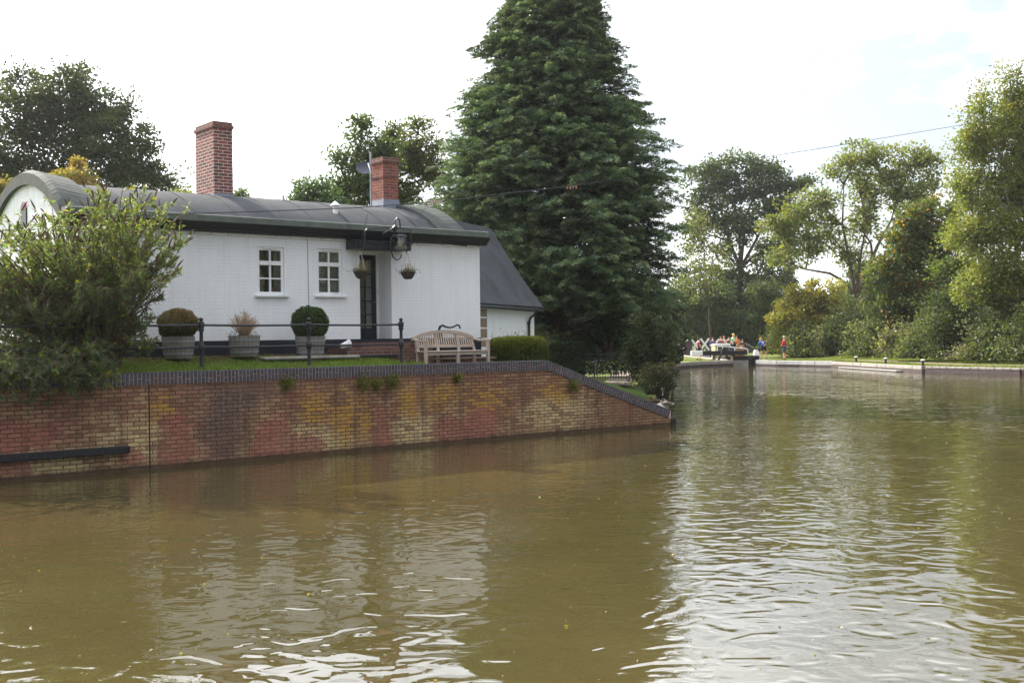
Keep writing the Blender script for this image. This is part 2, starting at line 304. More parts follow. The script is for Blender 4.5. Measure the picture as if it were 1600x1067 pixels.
# --- the canal wall: brick with stains at their places along the wall (u metres along, v metres above water)
def m_canal_brick():
    t = NT('canal_wall_brick'); v = t.coord('UV')
    wobn = t.n('ShaderNodeTexNoise'); wobn.inputs['Scale'].default_value = 6; t.l(v, wobn.inputs['Vector'])
    s1 = t.n('ShaderNodeVectorMath', operation='SCALE'); s1.inputs['Scale'].default_value = .03; t.l(wobn.outputs['Color'], s1.inputs[0])
    wv = t.n('ShaderNodeVectorMath', operation='ADD'); t.l(v, wv.inputs[0]); t.l(s1.outputs[0], wv.inputs[1])
    b = t.n('ShaderNodeTexBrick'); b.offset = .5
    b.inputs['Scale'].default_value = 1; b.inputs['Brick Width'].default_value = .225; b.inputs['Row Height'].default_value = .075
    b.inputs['Mortar Size'].default_value = .0085; b.inputs['Mortar Smooth'].default_value = .3; b.inputs['Bias'].default_value = -.2
    b.inputs['Color1'].default_value = (1, 1, 1, 1); b.inputs['Color2'].default_value = (.45, .45, .45, 1); b.inputs['Mortar'].default_value = (.5, .5, .5, 1)
    t.l(wv.outputs[0], b.inputs['Vector'])
    # distorted coordinates for stain edges
    dn = t.n('ShaderNodeTexNoise'); dn.inputs['Scale'].default_value = 2.6; dn.inputs['Detail'].default_value = 5; dn.inputs['Roughness'].default_value = .65; t.l(v, dn.inputs['Vector'])
    dn2 = t.n('ShaderNodeTexNoise'); dn2.inputs['Scale'].default_value = 13; dn2.inputs['Detail'].default_value = 4; dn2.inputs['Roughness'].default_value = .7; t.l(v, dn2.inputs['Vector'])
    mixd = t.mix(.28, dn.outputs['Color'], dn2.outputs['Color'])
    sub = t.n('ShaderNodeVectorMath', operation='SUBTRACT'); sub.inputs[1].default_value = (.5, .5, .5); t.l(mixd, sub.inputs[0])
    ds = t.n('ShaderNodeVectorMath', operation='SCALE'); ds.inputs['Scale'].default_value = 1.15; t.l(sub.outputs[0], ds.inputs[0])
    dv = t.n('ShaderNodeVectorMath', operation='ADD'); t.l(v, dv.inputs[0]); t.l(ds.outputs[0], dv.inputs[1])
    def blobs(lst, soft):
        acc = None
        for (u0, v0, ru, rv) in lst:
            m = t.n('ShaderNodeMapping'); m.vector_type = 'POINT'
            m.inputs['Location'].default_value = (-u0/ru, -v0/rv, 0); m.inputs['Scale'].default_value = (1/ru, 1/rv, 0); t.l(dv.outputs[0], m.inputs[0])
            ln = t.n('ShaderNodeVectorMath', operation='LENGTH'); t.l(m.outputs[0], ln.inputs[0])
            f = t.n('ShaderNodeMapRange'); f.inputs['From Min'].default_value = 1; f.inputs['From Max'].default_value = 1-soft; t.l(ln.outputs['Value'], f.inputs['Value'])
            acc = f.outputs[0] if acc is None else t.math('MAXIMUM', acc, f.outputs[0])
        return acc
    sep = t.n('ShaderNodeSeparateXYZ'); t.l(v, sep.inputs[0]); U, Z = sep.outputs['X'], sep.outputs['Y']
    bigstreak = t.noise(t.coord('UV', (1.0, .28, 1), (3.1, 0, 0)), 1.5, 6, .6)
    fine = t.noise(v, 38, 5, .7); mid = t.noise(v, 6, 6, .65); fine2 = t.noise(v, 14, 5, .7)
    perb = t.n('ShaderNodeSeparateColor'); t.l(b.outputs['Color'], perb.inputs[0]); pb = perb.outputs[0]
    pbr = t.math('MULTIPLY', t.math('SUBTRACT', pb, .45), 1.8, True)
    pick = t.ramp(t.math('ADD', t.math('MULTIPLY', pbr, .5), t.math('MULTIPLY', fine2, .6)), .38, .62)
    base = t.ramp(pb, .4, 1, srgb((124, 84, 72)), srgb((160, 110, 92)))
    base = t.mix(t.math('MULTIPLY', t.ramp(mid, .4, .6), .7), base, srgb((124, 96, 70)))
    yel = t.mix(pb, srgb((140, 110, 80)), srgb((184, 152, 112)))
    perbk = t.math('ADD', t.math('MULTIPLY', t.math('SUBTRACT', pb, .7), .28), t.math('ADD', t.math('MULTIPLY', bigstreak, .6), t.math('MULTIPLY', mid, .4)))
    perbk = t.math('SUBTRACT', perbk, t.math('MULTIPLY', t.math('SUBTRACT', Z, .75), .1))
    c = t.mix(t.math('MULTIPLY', t.ramp(perbk, .44, .62), .75), base, yel)
    # pale weathered brick along the lower half
    c = t.mix(t.math('MULTIPLY', blobs([(2.2, .55, .9, .5), (5.9, .25, 1.1, .4), (8.4, .3, .8, .5), (12.6, .55, 1.6, .5), (0.9, .28, 1.3, .22)], .5), pick), c, srgb((204, 182, 132)))
    # mustard lichen
    c = t.mix(t.math('MULTIPLY', blobs([(6.65, .75, .5, .75), (7.1, .6, .2, .75), (5.9, .95, .45, .5), (8.15, 1.0, .35, .5), (9.0, 1.05, .7, .35), (10.4, .9, .9, .5), (2.75, 1.15, .3, .3), (12.3, 1.0, .7, .4)], .75), t.math('MULTIPLY', pick, t.ramp(t.noise(v, 4, 6, .7), .25, .5))), c, srgb((192, 146, 58)))
    # fresh red where the face has spalled, standing on the waterline
    redf = blobs([(3.05, .45, .38, .62), (5.0, .3, .48, .55), (5.35, .12, .9, .3), (7.5, .45, .2, .62), (9.7, .3, .95, .42), (10.2, .55, .35, .35), (.35, .75, .7, .3), (0.2, .25, .3, .15), (2.25, .3, .28, .2), (14.6, .55, .3, .28)], .12)
    red = t.mix(t.math('MULTIPLY', mid, pb), srgb((136, 74, 64)), srgb((196, 124, 112)))
    redm = t.math('MULTIPLY', redf, t.math('MAXIMUM', pick, t.ramp(mid, .4, .6))); c = t.mix(t.math('ADD', t.math('MULTIPLY', redm, .6), t.math('MULTIPLY', redf, .2)), c, red)
    # sooty purple-grey patch
    c = t.mix(t.math('MULTIPLY', blobs([(3.95, .75, .62, 1.1), (4.4, 1.3, .9, .35)], .6), .85), c, t.mix(pb, srgb((84, 66, 62)), srgb((110, 90, 84))))
    # brown scurf on the lowest, right end
    c = t.mix(t.math('MULTIPLY', blobs([(14.6, .5, 1.9, .7)], .5), .6), c, t.mix(mid, srgb((92, 70, 52)), srgb((150, 110, 84))))
    # dark streaks
    ds2 = t.ramp(t.noise(t.coord('UV', (2.2, .22, 1)), 1.9, 6, .65), .52, .68)
    c = t.mix(t.math('MULTIPLY', ds2, .6), c, srgb((74, 56, 42)))
    speck = t.math('MULTIPLY', t.ramp(t.noise(v, 18, 5, .75), .56, .66), .6); c = t.mix(speck, c, srgb((58, 44, 34)))
    speck2 = t.math('MULTIPLY', t.ramp(t.noise(v, 20, 5, .75, 1), .6, .68), .5); c = t.mix(speck2, c, srgb((196, 170, 136)))
    # lime bloom
    lime = t.math('MULTIPLY', t.ramp(fine2, .58, .7), t.math('MULTIPLY', blobs([(6.3, 1.05, .9, .45), (13.8, .75, 1.6, .5), (3.9, 1.2, .9, .4), (5.9, 1.35, .5, .2), (1.6, .3, .8, .25)], .5), .75))
    c = t.mix(lime, c, srgb((206, 196, 180)))
    # soot and moss caught in the joints
    mossy = t.math('ADD', t.math('MULTIPLY', t.ramp(t.noise(v, 1.1, 4, .6), .38, .62), .7), .3)
    joint = t.math('MULTIPLY', t.math('MULTIPLY', t.math('MULTIPLY', b.outputs['Fac'], t.ramp(fine2, .38, .6)), mossy), t.math('SUBTRACT', 1.0, t.math('MULTIPLY', redf, .75)))
    wide = t.math('MULTIPLY', t.ramp(t.math('ADD', t.math('MULTIPLY', fine2, .75), t.math('MULTIPLY', b.outputs['Fac'], .42)), .56, .68), t.ramp(t.noise(v, .9, 4, .6), .36, .56))
    c = t.mix(joint, c, srgb((34, 26, 20))); c = t.mix(t.math('MULTIPLY', wide, .9), c, srgb((42, 33, 20)))
    topmoss = t.math('MULTIPLY', t.ramp(t.math('ADD', fine2, t.math('MULTIPLY', t.math('SUBTRACT', Z, 1.45, False), .6)), .56, .66), .6)
    c = t.mix(topmoss, c, srgb((66, 60, 30)))
    # brown tide line
    zn = t.math('ADD', Z, t.math('MULTIPLY', t.math('SUBTRACT', mid, .5), .16))
    tide = t.ramp(zn, .06, .13, (1, 1, 1, 1), (0, 0, 0, 1)); c = t.mix(t.math('MULTIPLY', tide, .9), c, srgb((64, 50, 36)))
    c = t.mix(t.math('MULTIPLY', fine, .45), c, t.mix(.5, c, (.02, .015, .01, 1)))
    c = t.mix(t.math('MULTIPLY', t.ramp(t.noise(v, 3.2, 7, .75), .42, .66), .4), c, t.mix(fine2, srgb((92, 72, 56)), srgb((128, 98, 76))))
    h = t.math('SUBTRACT', t.math('ADD', t.math('MULTIPLY', fine, .35), t.math('MULTIPLY', mid, .4)), t.math('MULTIPLY', b.outputs['Fac'], 1.0))
    return t.fin(c, .85, t.bump(h, .8, .012), .25)
M['canal_brick'] = m_canal_brick()
def m_water():
    t = NT('canal_water'); v = t.coord('Object')
    sil = t.ramp(t.noise(v, .35, 3, .5), .3, .7, (.05, .041, .014, 1), (.066, .053, .02, 1))
    t.fin(sil, .012); t.p.inputs['IOR'].default_value = 1.65; t.p.inputs['Specular IOR Level'].default_value = .5
    n0 = t.noise(t.coord('Object', (.7, 1.0, 1), (2, 9, 0)), .9, 0, .4, .8)
    n1 = t.noise(t.coord('Object', (.85, .95, 1)), 2.9, .4, .4, 1.6)
    n2 = t.noise(t.coord('Object', (1, 1.3, 1), (5, 3, 0)), 6.5, .6, .45, .6)
    patch = t.ramp(t.noise(t.coord('Object', (1, .5, 1)), .22, 2, .5), .4, .62, (.12, .12, .12, 1), (1, 1, 1, 1))
    h = t.math('ADD', t.math('MULTIPLY', n0, .9), t.math('MULTIPLY', n1, .68))
    h = t.math('ADD', h, t.math('MULTIPLY', n2, t.math('MULTIPLY', patch, .17)))
    t.l(t.bump(h, 1.0, .0145), t.p.inputs['Normal'])
    return t.m
M['water'] = m_water()

# ------------------------------------------------------------------ foliage
def leaf_obj(name, C, L, Wd, tint, mat, parent=None, dirs=None, spread=.6, updir=None, fold=False, **k):
    C = np.asarray(C, float); N = len(C)
    a = RNG.normal(size=(N, 3))
    if dirs is not None: a = np.asarray(dirs)+a*spread
    a /= np.linalg.norm(a, axis=1, keepdims=True)+1e-9
    q = RNG.normal(size=(N, 3))
    if updir is not None: q = np.cross(a, np.array(updir)[None, :])+q*.5
    b = q-(q*a).sum(1, keepdims=True)*a; b /= np.linalg.norm(b, axis=1, keepdims=True)+1e-9
    L = (np.full(N, L) if np.isscalar(L) else L)[:, None]*(.7+.6*RNG.random((N, 1))); Wd = L*Wd
    V = np.empty((N, 4, 3)); V[:, 0] = C-a*L*.5; V[:, 1] = C+b*Wd*.5-a*L*.05; V[:, 2] = C+a*L*.5; V[:, 3] = C-b*Wd*.5-a*L*.05
    me = bpy.data.meshes.new(name); me.vertices.add(N*4); me.vertices.foreach_set('co', V.reshape(-1))
    me.loops.add(N*4); me.loops.foreach_set('vertex_index', np.arange(N*4)); me.polygons.add(N)
    me.polygons.foreach_set('loop_start', np.arange(0, N*4, 4)); me.polygons.foreach_set('loop_total', np.full(N, 4)); me.update(calc_edges=True)
    at = me.attributes.new('tint', 'FLOAT_COLOR', 'POINT'); t4 = np.ones((N, 4, 4)); t4[:, :, :3] = np.asarray(tint)[:, None, :]
    at.data.foreach_set('color', t4.reshape(-1)); me.materials.append(mat)
    o = bpy.data.objects.new(name, me); COL.objects.link(o)
    if parent: o.parent = parent
    return tag(o, **k)
def tints(n, base, var=.3, alt=None, altp=0., cl=None):
    t = np.array(base)[None, :]*1.25*(1+var*RNG.normal(size=(n, 1))*.5)*(1+.08*RNG.normal(size=(n, 3)))
    if alt is not None:
        m = RNG.random(n) < altp; t[m] = np.array(alt)*(1+.25*RNG.normal(size=(m.sum(), 1)))
    return np.clip(t, .004, .8)
def crown(blobs, per, crad, base, alt=None, altp=0., edge=.55, var=.45, flat=.75, droop=0):
    """blobs: (cx,cy,cz,rx,ry,rz); returns leaf centres, tints, dirs and the cluster centres"""
    Cs, Ts, Ds, K = [], [], [], []
    for (cx, cy, cz, rx, ry, rz) in blobs:
        nc = max(4, int(6.4*(rx*ry*rz)**(2/3)/(crad*crad)))
        d = RNG.normal(size=(nc, 3)); d /= np.linalg.norm(d, axis=1, keepdims=True); rr = RNG.random((nc, 1))**edge*1.04
        cc = np.array([cx, cy, cz])+d*rr*np.array([rx, ry, rz]); K.append(cc)
        for i in range(nc):
            n = int(1.25*per*(.6+.8*RNG.random())); rc = crad*(.6+.8*RNG.random())
            e = RNG.normal(size=(n, 3)); e /= np.linalg.norm(e, axis=1, keepdims=True); e *= (RNG.random((n, 1))**.5)*rc*np.array([1.15, 1.15, flat])
            p = cc[i]+e; p[:, 2] -= droop*RNG.random(n)*rc; Cs.append(p)
            lv = 1+var*(RNG.random()-.5)
            a = altp if alt is None else (altp*3 if RNG.random() < .3 else altp*.3)
            Ts.append(tints(n, np.array(base)*lv, .3, alt, a)); Ds.append(d[i][None, :]*.5+e/rc)
    return np.concatenate(Cs), np.concatenate(Ts), np.concatenate(Ds), np.concatenate(K)
def limb(mb, a, b, r0, r1, sag=.12, n=6, wob=.08):
    a, b = Vector(a), Vector(b); L = (b-a).length; pts = []; rs = []
    w = Vector((random.uniform(-1, 1), random.uniform(-1, 1), 0))*L*wob
    for i in range(n+1):
        s = i/n; p = a.lerp(b, s); p += w*math.sin(PI*s)+Vector((0, 0, -1))*L*sag*math.sin(PI*s)*.5
        if 0 < i < n: p += Vector((random.uniform(-1, 1), random.uniform(-1, 1), random.uniform(-1, 1)))*L*.02
        pts.append(p); rs.append(r0*(1-s)+r1*s)
    mb.tube(pts, rs, 7); return pts
def tree(name, label, pxb, Y, base_px, per=90, crad=.9, leaf=.2, base=(.05, .075, .02), alt=None, altp=0., depth=.8, trunk_r=.3, fork_px=None, limbs=None, edge=.5,
         group=None, cat='tree', ntw=40, bark='bark', asp=.6, droop=0, zbase=None, var=.45, spread=.6, twig_r=.045, trunk_pts=None):
    s = Y/F; bx, by = base_px; b0 = PT(bx, by, Y)
    if zbase is not None: b0.z = zbase
    root = empty(name, b0, 0, label=label, cat=cat, group=group)
    bl = []
    for q in pxb:
        x, y, r = q[:3]; ry = q[3] if len(q) > 3 else r
        c = PT(x, y, Y)-b0; dy = random.uniform(-.35, .35)*depth*r*s*1.6
        bl.append((c.x, c.y+dy, c.z, r*s, r*s*depth, ry*s))
    C, T, D, K = crown(bl, per, crad, base, alt, altp, edge, var, droop=droop)
    leaf_obj('crown', C, leaf*1.15, asp, T, M['leaf'], root, dirs=D, spread=spread)
    mb = MB(); zero = Vector((0, 0, -.3))
    fp = (PT(*fork_px, Y)-b0) if fork_px else Vector((0, 0, .45*max(q[2] for q in bl)))
    tp = [zero]+([(PT(x, y, Y)-b0) for x, y in trunk_pts] if trunk_pts else [fp*.35+Vector((random.uniform(-.1, .1), 0, 0)), fp*.7])+[fp]
    nT = len(tp); mb.tube(tp, [trunk_r*(1.25-.6*i/(nT-1)) for i in range(nT)], 10)
    ends = []
    for lb in (limbs or []):
        pts = [fp]+[(PT(x, y, Y)-b0)+Vector((0, random.uniform(-.8, .8), 0)) for x, y in lb]
        rs = [trunk_r*.6*(1-.78*i/(len(pts)-1)) for i in range(len(pts))]; mb.tube(pts, rs, 7); ends += pts[1:]
    for q in bl:
        c = Vector(q[:3]); st = min(ends+[fp], key=lambda e: (e-c).length+(0 if e.z < c.z else 3)) if ends else fp.lerp(c, .0)
        limb(mb, st, c, trunk_r*.33, trunk_r*.12); ends.append(c)
    idx = RNG.permutation(len(K))[:ntw]
    for i in idx:
        c = Vector(K[i]); st = min(ends, key=lambda e: (e-c).length); limb(mb, st, c, twig_r, twig_r*.3, n=4)
    mb.build('trunk', M[bark], root, smooth=True, fixn=False)
    return root
def shrub(name, label, x, y, rx, ry, Y, base=(.05, .07, .02), alt=None, altp=0., leaf=.12, per=70, crad=.5, group=None, cat='shrub', zb=.35, var=.5):
    """a bush whose crown fills the photo ellipse (x,y,rx,ry), reaching the ground"""
    s = Y/F; c = PT(x, y, Y); rz = ry*s; root = empty(name, (c.x, Y, zb), 0, label=label, cat=cat, group=group)
    bl = [(0, 0, c.z-zb, rx*s, rx*s*.7, rz)]
    for k in range(4):
        a = random.uniform(0, 2*PI); bl.append((math.cos(a)*rx*s*.55, math.sin(a)*rx*s*.35, c.z-zb+random.uniform(-.5, .45)*rz, rx*s*.55, rx*s*.45, rz*.55))
    if c.z-zb-rz > .3: bl.append((0, 0, (c.z-zb)*.4, rx*s*.7, rx*s*.5, (c.z-zb)*.45))
    C, T, D, K = crown(bl, per, crad, base, alt, altp, .45, var); keep = C[:, 2] > -.05
    leaf_obj('foliage', C[keep], leaf, .6, T[keep], M['leaf'], root, dirs=D[keep])
    mb = MB()
    for i in RNG.permutation(len(K))[:16]:
        k = Vector(K[i]);
        if k.z > .1: limb(mb, (random.uniform(-.1, .1), random.uniform(-.1, .1), -.1), k, .045, .012, n=4)
    mb.build('stems', M['bark'], root, fixn=False); return root

# ------------------------------------------------------------------ the wall line and the terrain
W0 = Vector((-8.53, 18.67)); WD = Vector((.7706, .6373)); WN = Vector((-.6373, .7706)); WA = math.atan2(WD.y, WD.x)
W1 = Vector((.70, 26.30)); W2 = Vector((4.05, 28.80)); U1 = (W1-W0).length; D2 = (W2-W1).normalized(); U2 = U1+(W2-W1).length
def wall_xy(u, v=0.):
    p = W0+WD*u if u <= U1 else W1+D2*(u-U1)
    return p+WN*v
def ztop(u): return 1.76 if u <= U1+.15 else 1.76-(u-U1-.15)/(U2-U1-.15)*1.36
def u_at(x, v=0.):
    k = (x-800)/F; u = (8.53+.6373*v+k*(18.67+.7706*v))/(.7706-.6373*k); return u
def sm(a, b, x): t = min(max((x-a)/(b-a), 0), 1); return t*t*(3-2*t)
def zground(u, v):
    ze = ztop(u)-.035 if u < U1 else ztop(u)-.05
    ze -= .1*sm(8.6, 9.4, u)*(1-sm(U1-1, U1+.5, u))
    zm = 1.97+(1.62-1.97)*sm(8, 10, u)+(.85-1.62)*sm(10.5, 14, u)
    return ze+(zm-ze)*sm(.3, 2.6, v)+(-.35*sm(9, 13, v) if u < 12 else 0)
RUL = Vector((-.8, .6))
path = []     # (x,y,zedge,u or None)
u = -14.0
while u < U2: path.append((*(wall_xy(u, .1)), u)); u += .35 if u > -3 else 1.5
path.append((*(wall_xy(U2, .1)), U2))
bank = [(4.6, 32), (5.2, 36), (5.9, 41), (7.3, 50), (8.8, 60), (10.2, 70), (10.9, 75.5), (11.4, 78), (12.2, 79.8), (13.5, 81.3), (15, 82.6), (16.45, 83.6)]
BK0 = tuple(wall_xy(U2, 0))
for i, p in enumerate(bank): path.append((p[0]-.12, p[1], None))
path += [(16.4, 92, None), (16.4, 105, None), (16.4, 118, None), (16.4, 150, None), (16.4, 400, None)]
vs = [0, .3, .7, 1.1, 1.5, 2, 2.6, 3.4, 4.5, 6, 8, 11, 15, 21, 30, 45, 70, 110, 170, 260]
V = []; Fs = []
for i, (x, y, u) in enumerate(path):
    for v in vs:
        p = Vector((x, y))+RUL*v
        if u is not None: z = zground(u, v)
        else: z = .36+.3*sm(2, 12, v) if y > 40 else .36+(.85-.36)*sm(.5, 3, v)+.0
        z += .03*mnoise.noise(Vector((p.x*.8, p.y*.8, 0)))*min(1, v)
        V.append((p.x, p.y, z))
nv = len(vs)
for i in range(len(path)-1):
    for j in range(nv-1): Fs.append((i*nv+j, (i+1)*nv+j, (i+1)*nv+j+1, i*nv+j+1))
def struct(name, V, Fs, mat, smooth=True):
    me = raw_mesh(name, V, Fs, smooth); me.materials.append(mat); o = bpy.data.objects.new(name, me); COL.objects.link(o); o['kind'] = 'structure'; return o
# split the left ground in two: lawn terrace by the cottage, grass of the far bank
kw = sum(1 for p in path if p[2] is not None)
def sub_strip(name, i0, i1, mat):
    VV = V[i0*nv:(i1+1)*nv]; FF = []
    for i in range(i1-i0):
        for j in range(nv-1): FF.append((i*nv+j, (i+1)*nv+j, (i+1)*nv+j+1, i*nv+j+1))
    return struct(name, VV, FF, mat)
sub_strip('lawn_ground', 0, kw+2, M['lawn']); sub_strip('lock_side_ground', kw+2, len(path)-1, M['bank'])
# right bank
rb = [(90, 20), (60, 36), (34, 51.5), (26.9, 58.8), (23.9, 64.3), (23.2, 70), (22.4, 77.5), (20.8, 80.3), (19.6, 81.8), (18.5, 83.6)]
rpath = rb+[(18.5, 92), (18.5, 105), (18.5, 118), (18.5, 150), (18.5, 400)]
vr = [0, .4, .9, 1.5, 2.3, 3.2, 4.5, 6.5, 9, 13, 20, 30, 50, 90, 160, 260]
V2 = []; F2 = []
for (x, y) in rpath:
    for v in vr: V2.append((x+.15+v, y, .36+.05*sm(.8, 1.5, v)+.5*sm(3.5, 9, v)+.04*mnoise.noise(Vector((x+v, y, 3)))*min(1, v)))
nr = len(vr)
for i in range(len(rpath)-1):
    for j in range(nr-1): F2.append((i*nr+j, (i*nr+j+1), (i+1)*nr+j+1, (i+1)*nr+j))
struct('towpath_bank_ground', V2, F2, M['bank'])
# towpath strip laid 4 mm over the bank
Vp = []; Fp = []
for i, (x, y) in enumerate(rpath[:10]):
    w0, w1 = (.9, 2.1)
    for v in (w0, .5*(w0+w1), w1):
        z = .36+.05*sm(.8, 1.5, v)+.5*sm(3.5, 9, v)+.035; Vp.append((x+.15+v*1.25, y, z))
for i in range(9):
    for j in range(2): Fp.append((i*3+j, i*3+j+1, (i+1)*3+j+1, (i+1)*3+j))
struct('towpath', Vp, Fp, M['towpath'])
VL = []
for yy in range(43, 62, 2):
    for xx in (0, 1.1):
        ex = 6.1+(yy-43)*.155; X_ = 3.4+(yy-43)*.12+xx; v_ = (ex-X_)/.8; VL.append((X_, yy, .36+.3*sm(2, 12, v_)+.05))
struct('lock_path', VL, [(2*k, 2*k+1, 2*k+3, 2*k+2) for k in range(len(VL)//2-1)], M['towpath'])
# water: one sheet, deep brown
struct('canal_water', [(-120, -60, 0), (200, -60, 0), (200, 120, 0), (-120, 120, 0)], [(0, 1, 2, 3)], M['water'])
struct('canal_bed', [(-400, -200, -1.2), (700, -200, -1.2), (700, 700, -1.2), (-400, 700, -1.2)], [(0, 1, 2, 3)], M['soil'])

# ------------------------------------------------------------------ retaining wall of the canal
wall = empty('canal_wall', (W0.x, W0.y, 0), WA, label='long stained red and yellow brick retaining wall with blue brick coping rising from the water', cat='wall')
def wl_local(u, v=0):
    p = wall_xy(u, v)-W0; return (p.dot(WD), p.dot(WN))
V = []; Fs = []; us = [-14]+[(-13.5+i*.5) for i in range(51)]; us = [x for x in us if x < U1]+[U1, U1+.15]+[U1+.15+i*.4 for i in range(1, 10)]+[U2]
for u in us:
    a = wl_local(u, 0); zt = ztop(u)-.228
    V += [(a[0], a[1], -1.0), (a[0], a[1], zt)]
for u in us:
    a = wl_local(u, .34); zt = ztop(u)-.228
    V += [(a[0], a[1], zt), (a[0], a[1], -1.0)]
n = len(us); Fs = []
for i in range(n-1):
    Fs += [(2*i, 2*i+2, 2*i+3, 2*i+1), (2*i+1, 2*i+3, 2*n+2*i+2, 2*n+2*i), (2*n+2*i, 2*n+2*i+2, 2*n+2*i+3, 2*n+2*i+1)]
Fs.append((2*n-2, 4*n-1, 4*n-2, 2*n-1))
mb = MB(); mb.V = [Vector(v) for v in V]; mb.F = Fs; bf = mb.build('brick_face', M['canal_brick'], wall)
# make the brick face UV continuous along u
mc = MB(); mm = MB()
u = -5.0; k = 0
while u < U2-.05:
    q = wl_local(u); zt = ztop(u); slope = 0 if u < U1+.15 else math.atan2(-1.36, U2-U1-.15); ang = 0 if u <= U1 else math.atan2(D2.dot(WN), D2.dot(WD))
    Mx = Matrix.Translation((q[0], q[1], zt)) @ Matrix.Rotation(ang, 4, 'Z') @ Matrix.Rotation(-slope, 4, 'Y')
    j = random.uniform(-.002, .002); w = random.uniform(.0615, .0645)
    if k % 2 == 0: mc.cbox(.004, -.022+j, -.222, w, .33, -.001+j*.6, .004, Mx)
    else:
        s = random.uniform(.085, .135)
        mc.cbox(.004, -.022+j, -.222, w, .33, -s-.009, .004, Mx); mc.cbox(.004, -.022-j, -s, w, .33, -.001-j*.6, .004, Mx)
    u += .0755*(1 if slope == 0 else math.cos(slope)); k += 1
mc.build('coping', M['blue_brick'], wall)
uu = [-5, U1, U1+.15, U2]
for a, b in zip(uu[:-1], uu[1:]):
    A, B = wl_local(a, -.010), wl_local(b, -.010); A2, B2 = wl_local(a, .32), wl_local(b, .32); za, zb = ztop(a), ztop(b)
    t0, t1 = .008, .226
    mm.add([(A[0], A[1], za-t1), (B[0], B[1], zb-t1), (B[0], B[1], zb-t0), (A[0], A[1], za-t0), (A2[0], A2[1], za-t1), (B2[0], B2[1], zb-t1), (B2[0], B2[1], zb-t0), (A2[0], A2[1], za-t0)],
           [(0, 1, 2, 3), (3, 2, 6, 7), (4, 7, 6, 5), (0, 4, 5, 1)])
mm.build('coping_mortar', M['pink_mortar'], wall)
uj = u_at(232); MB().box(uj-.012, -.006, -.5, uj+.012, .01, 1.53).build('expansion_joint', M['dark_timber'], wall)
q = u_at(197); fb = MB(); fb.cbox(-6, -.16, .345, q, -.005, .475, .015); fb.build('fender_beam', M['dark_timber'], wall)
fbolt = MB()
for uu_ in (-.5, .35, .98, 1.62): fbolt.lathe([(.022, 0), (.022, .012), (.012, .02)], (0, 0, 0), 8, Matrix.Translation((uu_, -.16, .41)) @ Matrix.Rotation(R(90), 4, 'X'))
fbolt.build('beam_bolts', M['iron'], wall)
# iron-shod post at the end of the wall
e = wl_local(U2, 0); MB().box(e[0]+.004, e[1]-.03, -1, e[0]+.16, e[1]+.3, .17).build('end_pier', M['dark_timber'], wall)

# stone edges of the banks
def edge_strip(name, pts, w, zt, mat, side, label, cat, blk=1.8, th=.22, group=None):
    root = empty(name, (pts[0][0], pts[0][1], 0), 0, label=label, cat=cat, group=group)
    o = Vector(pts[0]); mb = MB(); base = MB()
    for (a, b) in zip(pts[:-1], pts[1:]):
        a, b = Vector(a), Vector(b); d = (b-a); L = d.length; d /= L; n_ = Vector((-d.y, d.x))*side; k = max(1, round(L/blk))
        ang = math.atan2(d.y, d.x)
        for i in range(k):
            s0, s1 = L*i/k+.01, L*(i+1)/k-.008; j = random.uniform(-.012, .012)
            Mx = Matrix.Translation((a.x-o.x, a.y-o.y, 0)) @ Matrix.Rotation(ang, 4, 'Z')
            y0, y1 = (0, w) if side > 0 else (-w, 0)
            mb.cbox(s0, y0+j, zt-th, s1, y1, zt+j*.6, .02, Mx)
        bb = .03; y0, y1 = (bb, w-.02) if side > 0 else (-w+.02, -bb)
        base.box(0, y0, -1, L, y1, zt-th+.01 if th < zt+1 else zt-.03, Matrix.Translation((a.x-o.x, a.y-o.y, 0)) @ Matrix.Rotation(math.atan2(d.y, d.x), 4, 'Z'))
    mb.build('kerb_stones', mat, root); base.build('wall_face', M['bridge_brick'], root); return root
edge_strip('canal_edge', [tuple(wall_xy(U2, .32)), (4.45, 32), (4.95, 36), (5.9, 43), (7.3, 52), (8.8, 61), (10.2, 70.5)], .3, .40, M['pale_stone'], 1, 'pale stone edging running along the left bank past the ducks', 'kerb', .9, .18)
edge_strip('canal_edge', [(10.2, 70.6), (10.9, 75.5), (11.6, 78.2), (12.6, 80.2), (14, 81.7), (15.2, 82.7), (16.5, 83.6)], .45, .42, M['stone'], 1, 'curved weathered stone edge leading round to the lock', 'kerb', 1.6, .25)
edge_strip('canal_edge', [(18.45, 83.6), (19.6, 81.8), (20.8, 80.2), (22.4, 77.5)], .45, .40, M['pale_stone'], -1, 'pale stone kerb of big blocks on the right of the lock mouth', 'kerb', 1.6, .28)
edge_strip('canal_edge', [(22.42, 77.4), (23.2, 70), (23.9, 64.3)], .45, .38, M['stone'], -1, 'long straight stone edge with a pale ledge on the right bank', 'kerb', 1.2, .2)
edge_strip('canal_edge', [(23.95, 64.2), (26.9, 58.8), (34, 51.5), (60, 36)], .45, .38, M['stone'], -1, 'nearest stretch of dark stone canal edge at the right', 'kerb', .5, .12)
edge_strip('lock_side_wall', [(16.5, 83.7), (16.5, 95), (16.5, 108)], .45, .45, M['stone'], 1, 'left side wall of the narrow lock', 'wall', 1.5, .25)
edge_strip('lock_side_wall', [(18.45, 83.7), (18.45, 95), (18.45, 108)], .45, .45, M['stone'], -1, 'right side wall of the narrow lock', 'wall', 1.5, .25)
MB().box(0, 0, 0, .5, 9, .035).build('pale_ledge', M['pale_stone'], None, loc=(22.75, 66.5, .03), rz=.09, label='pale stone ledge just above the water at the foot of the right bank', cat='ledge')

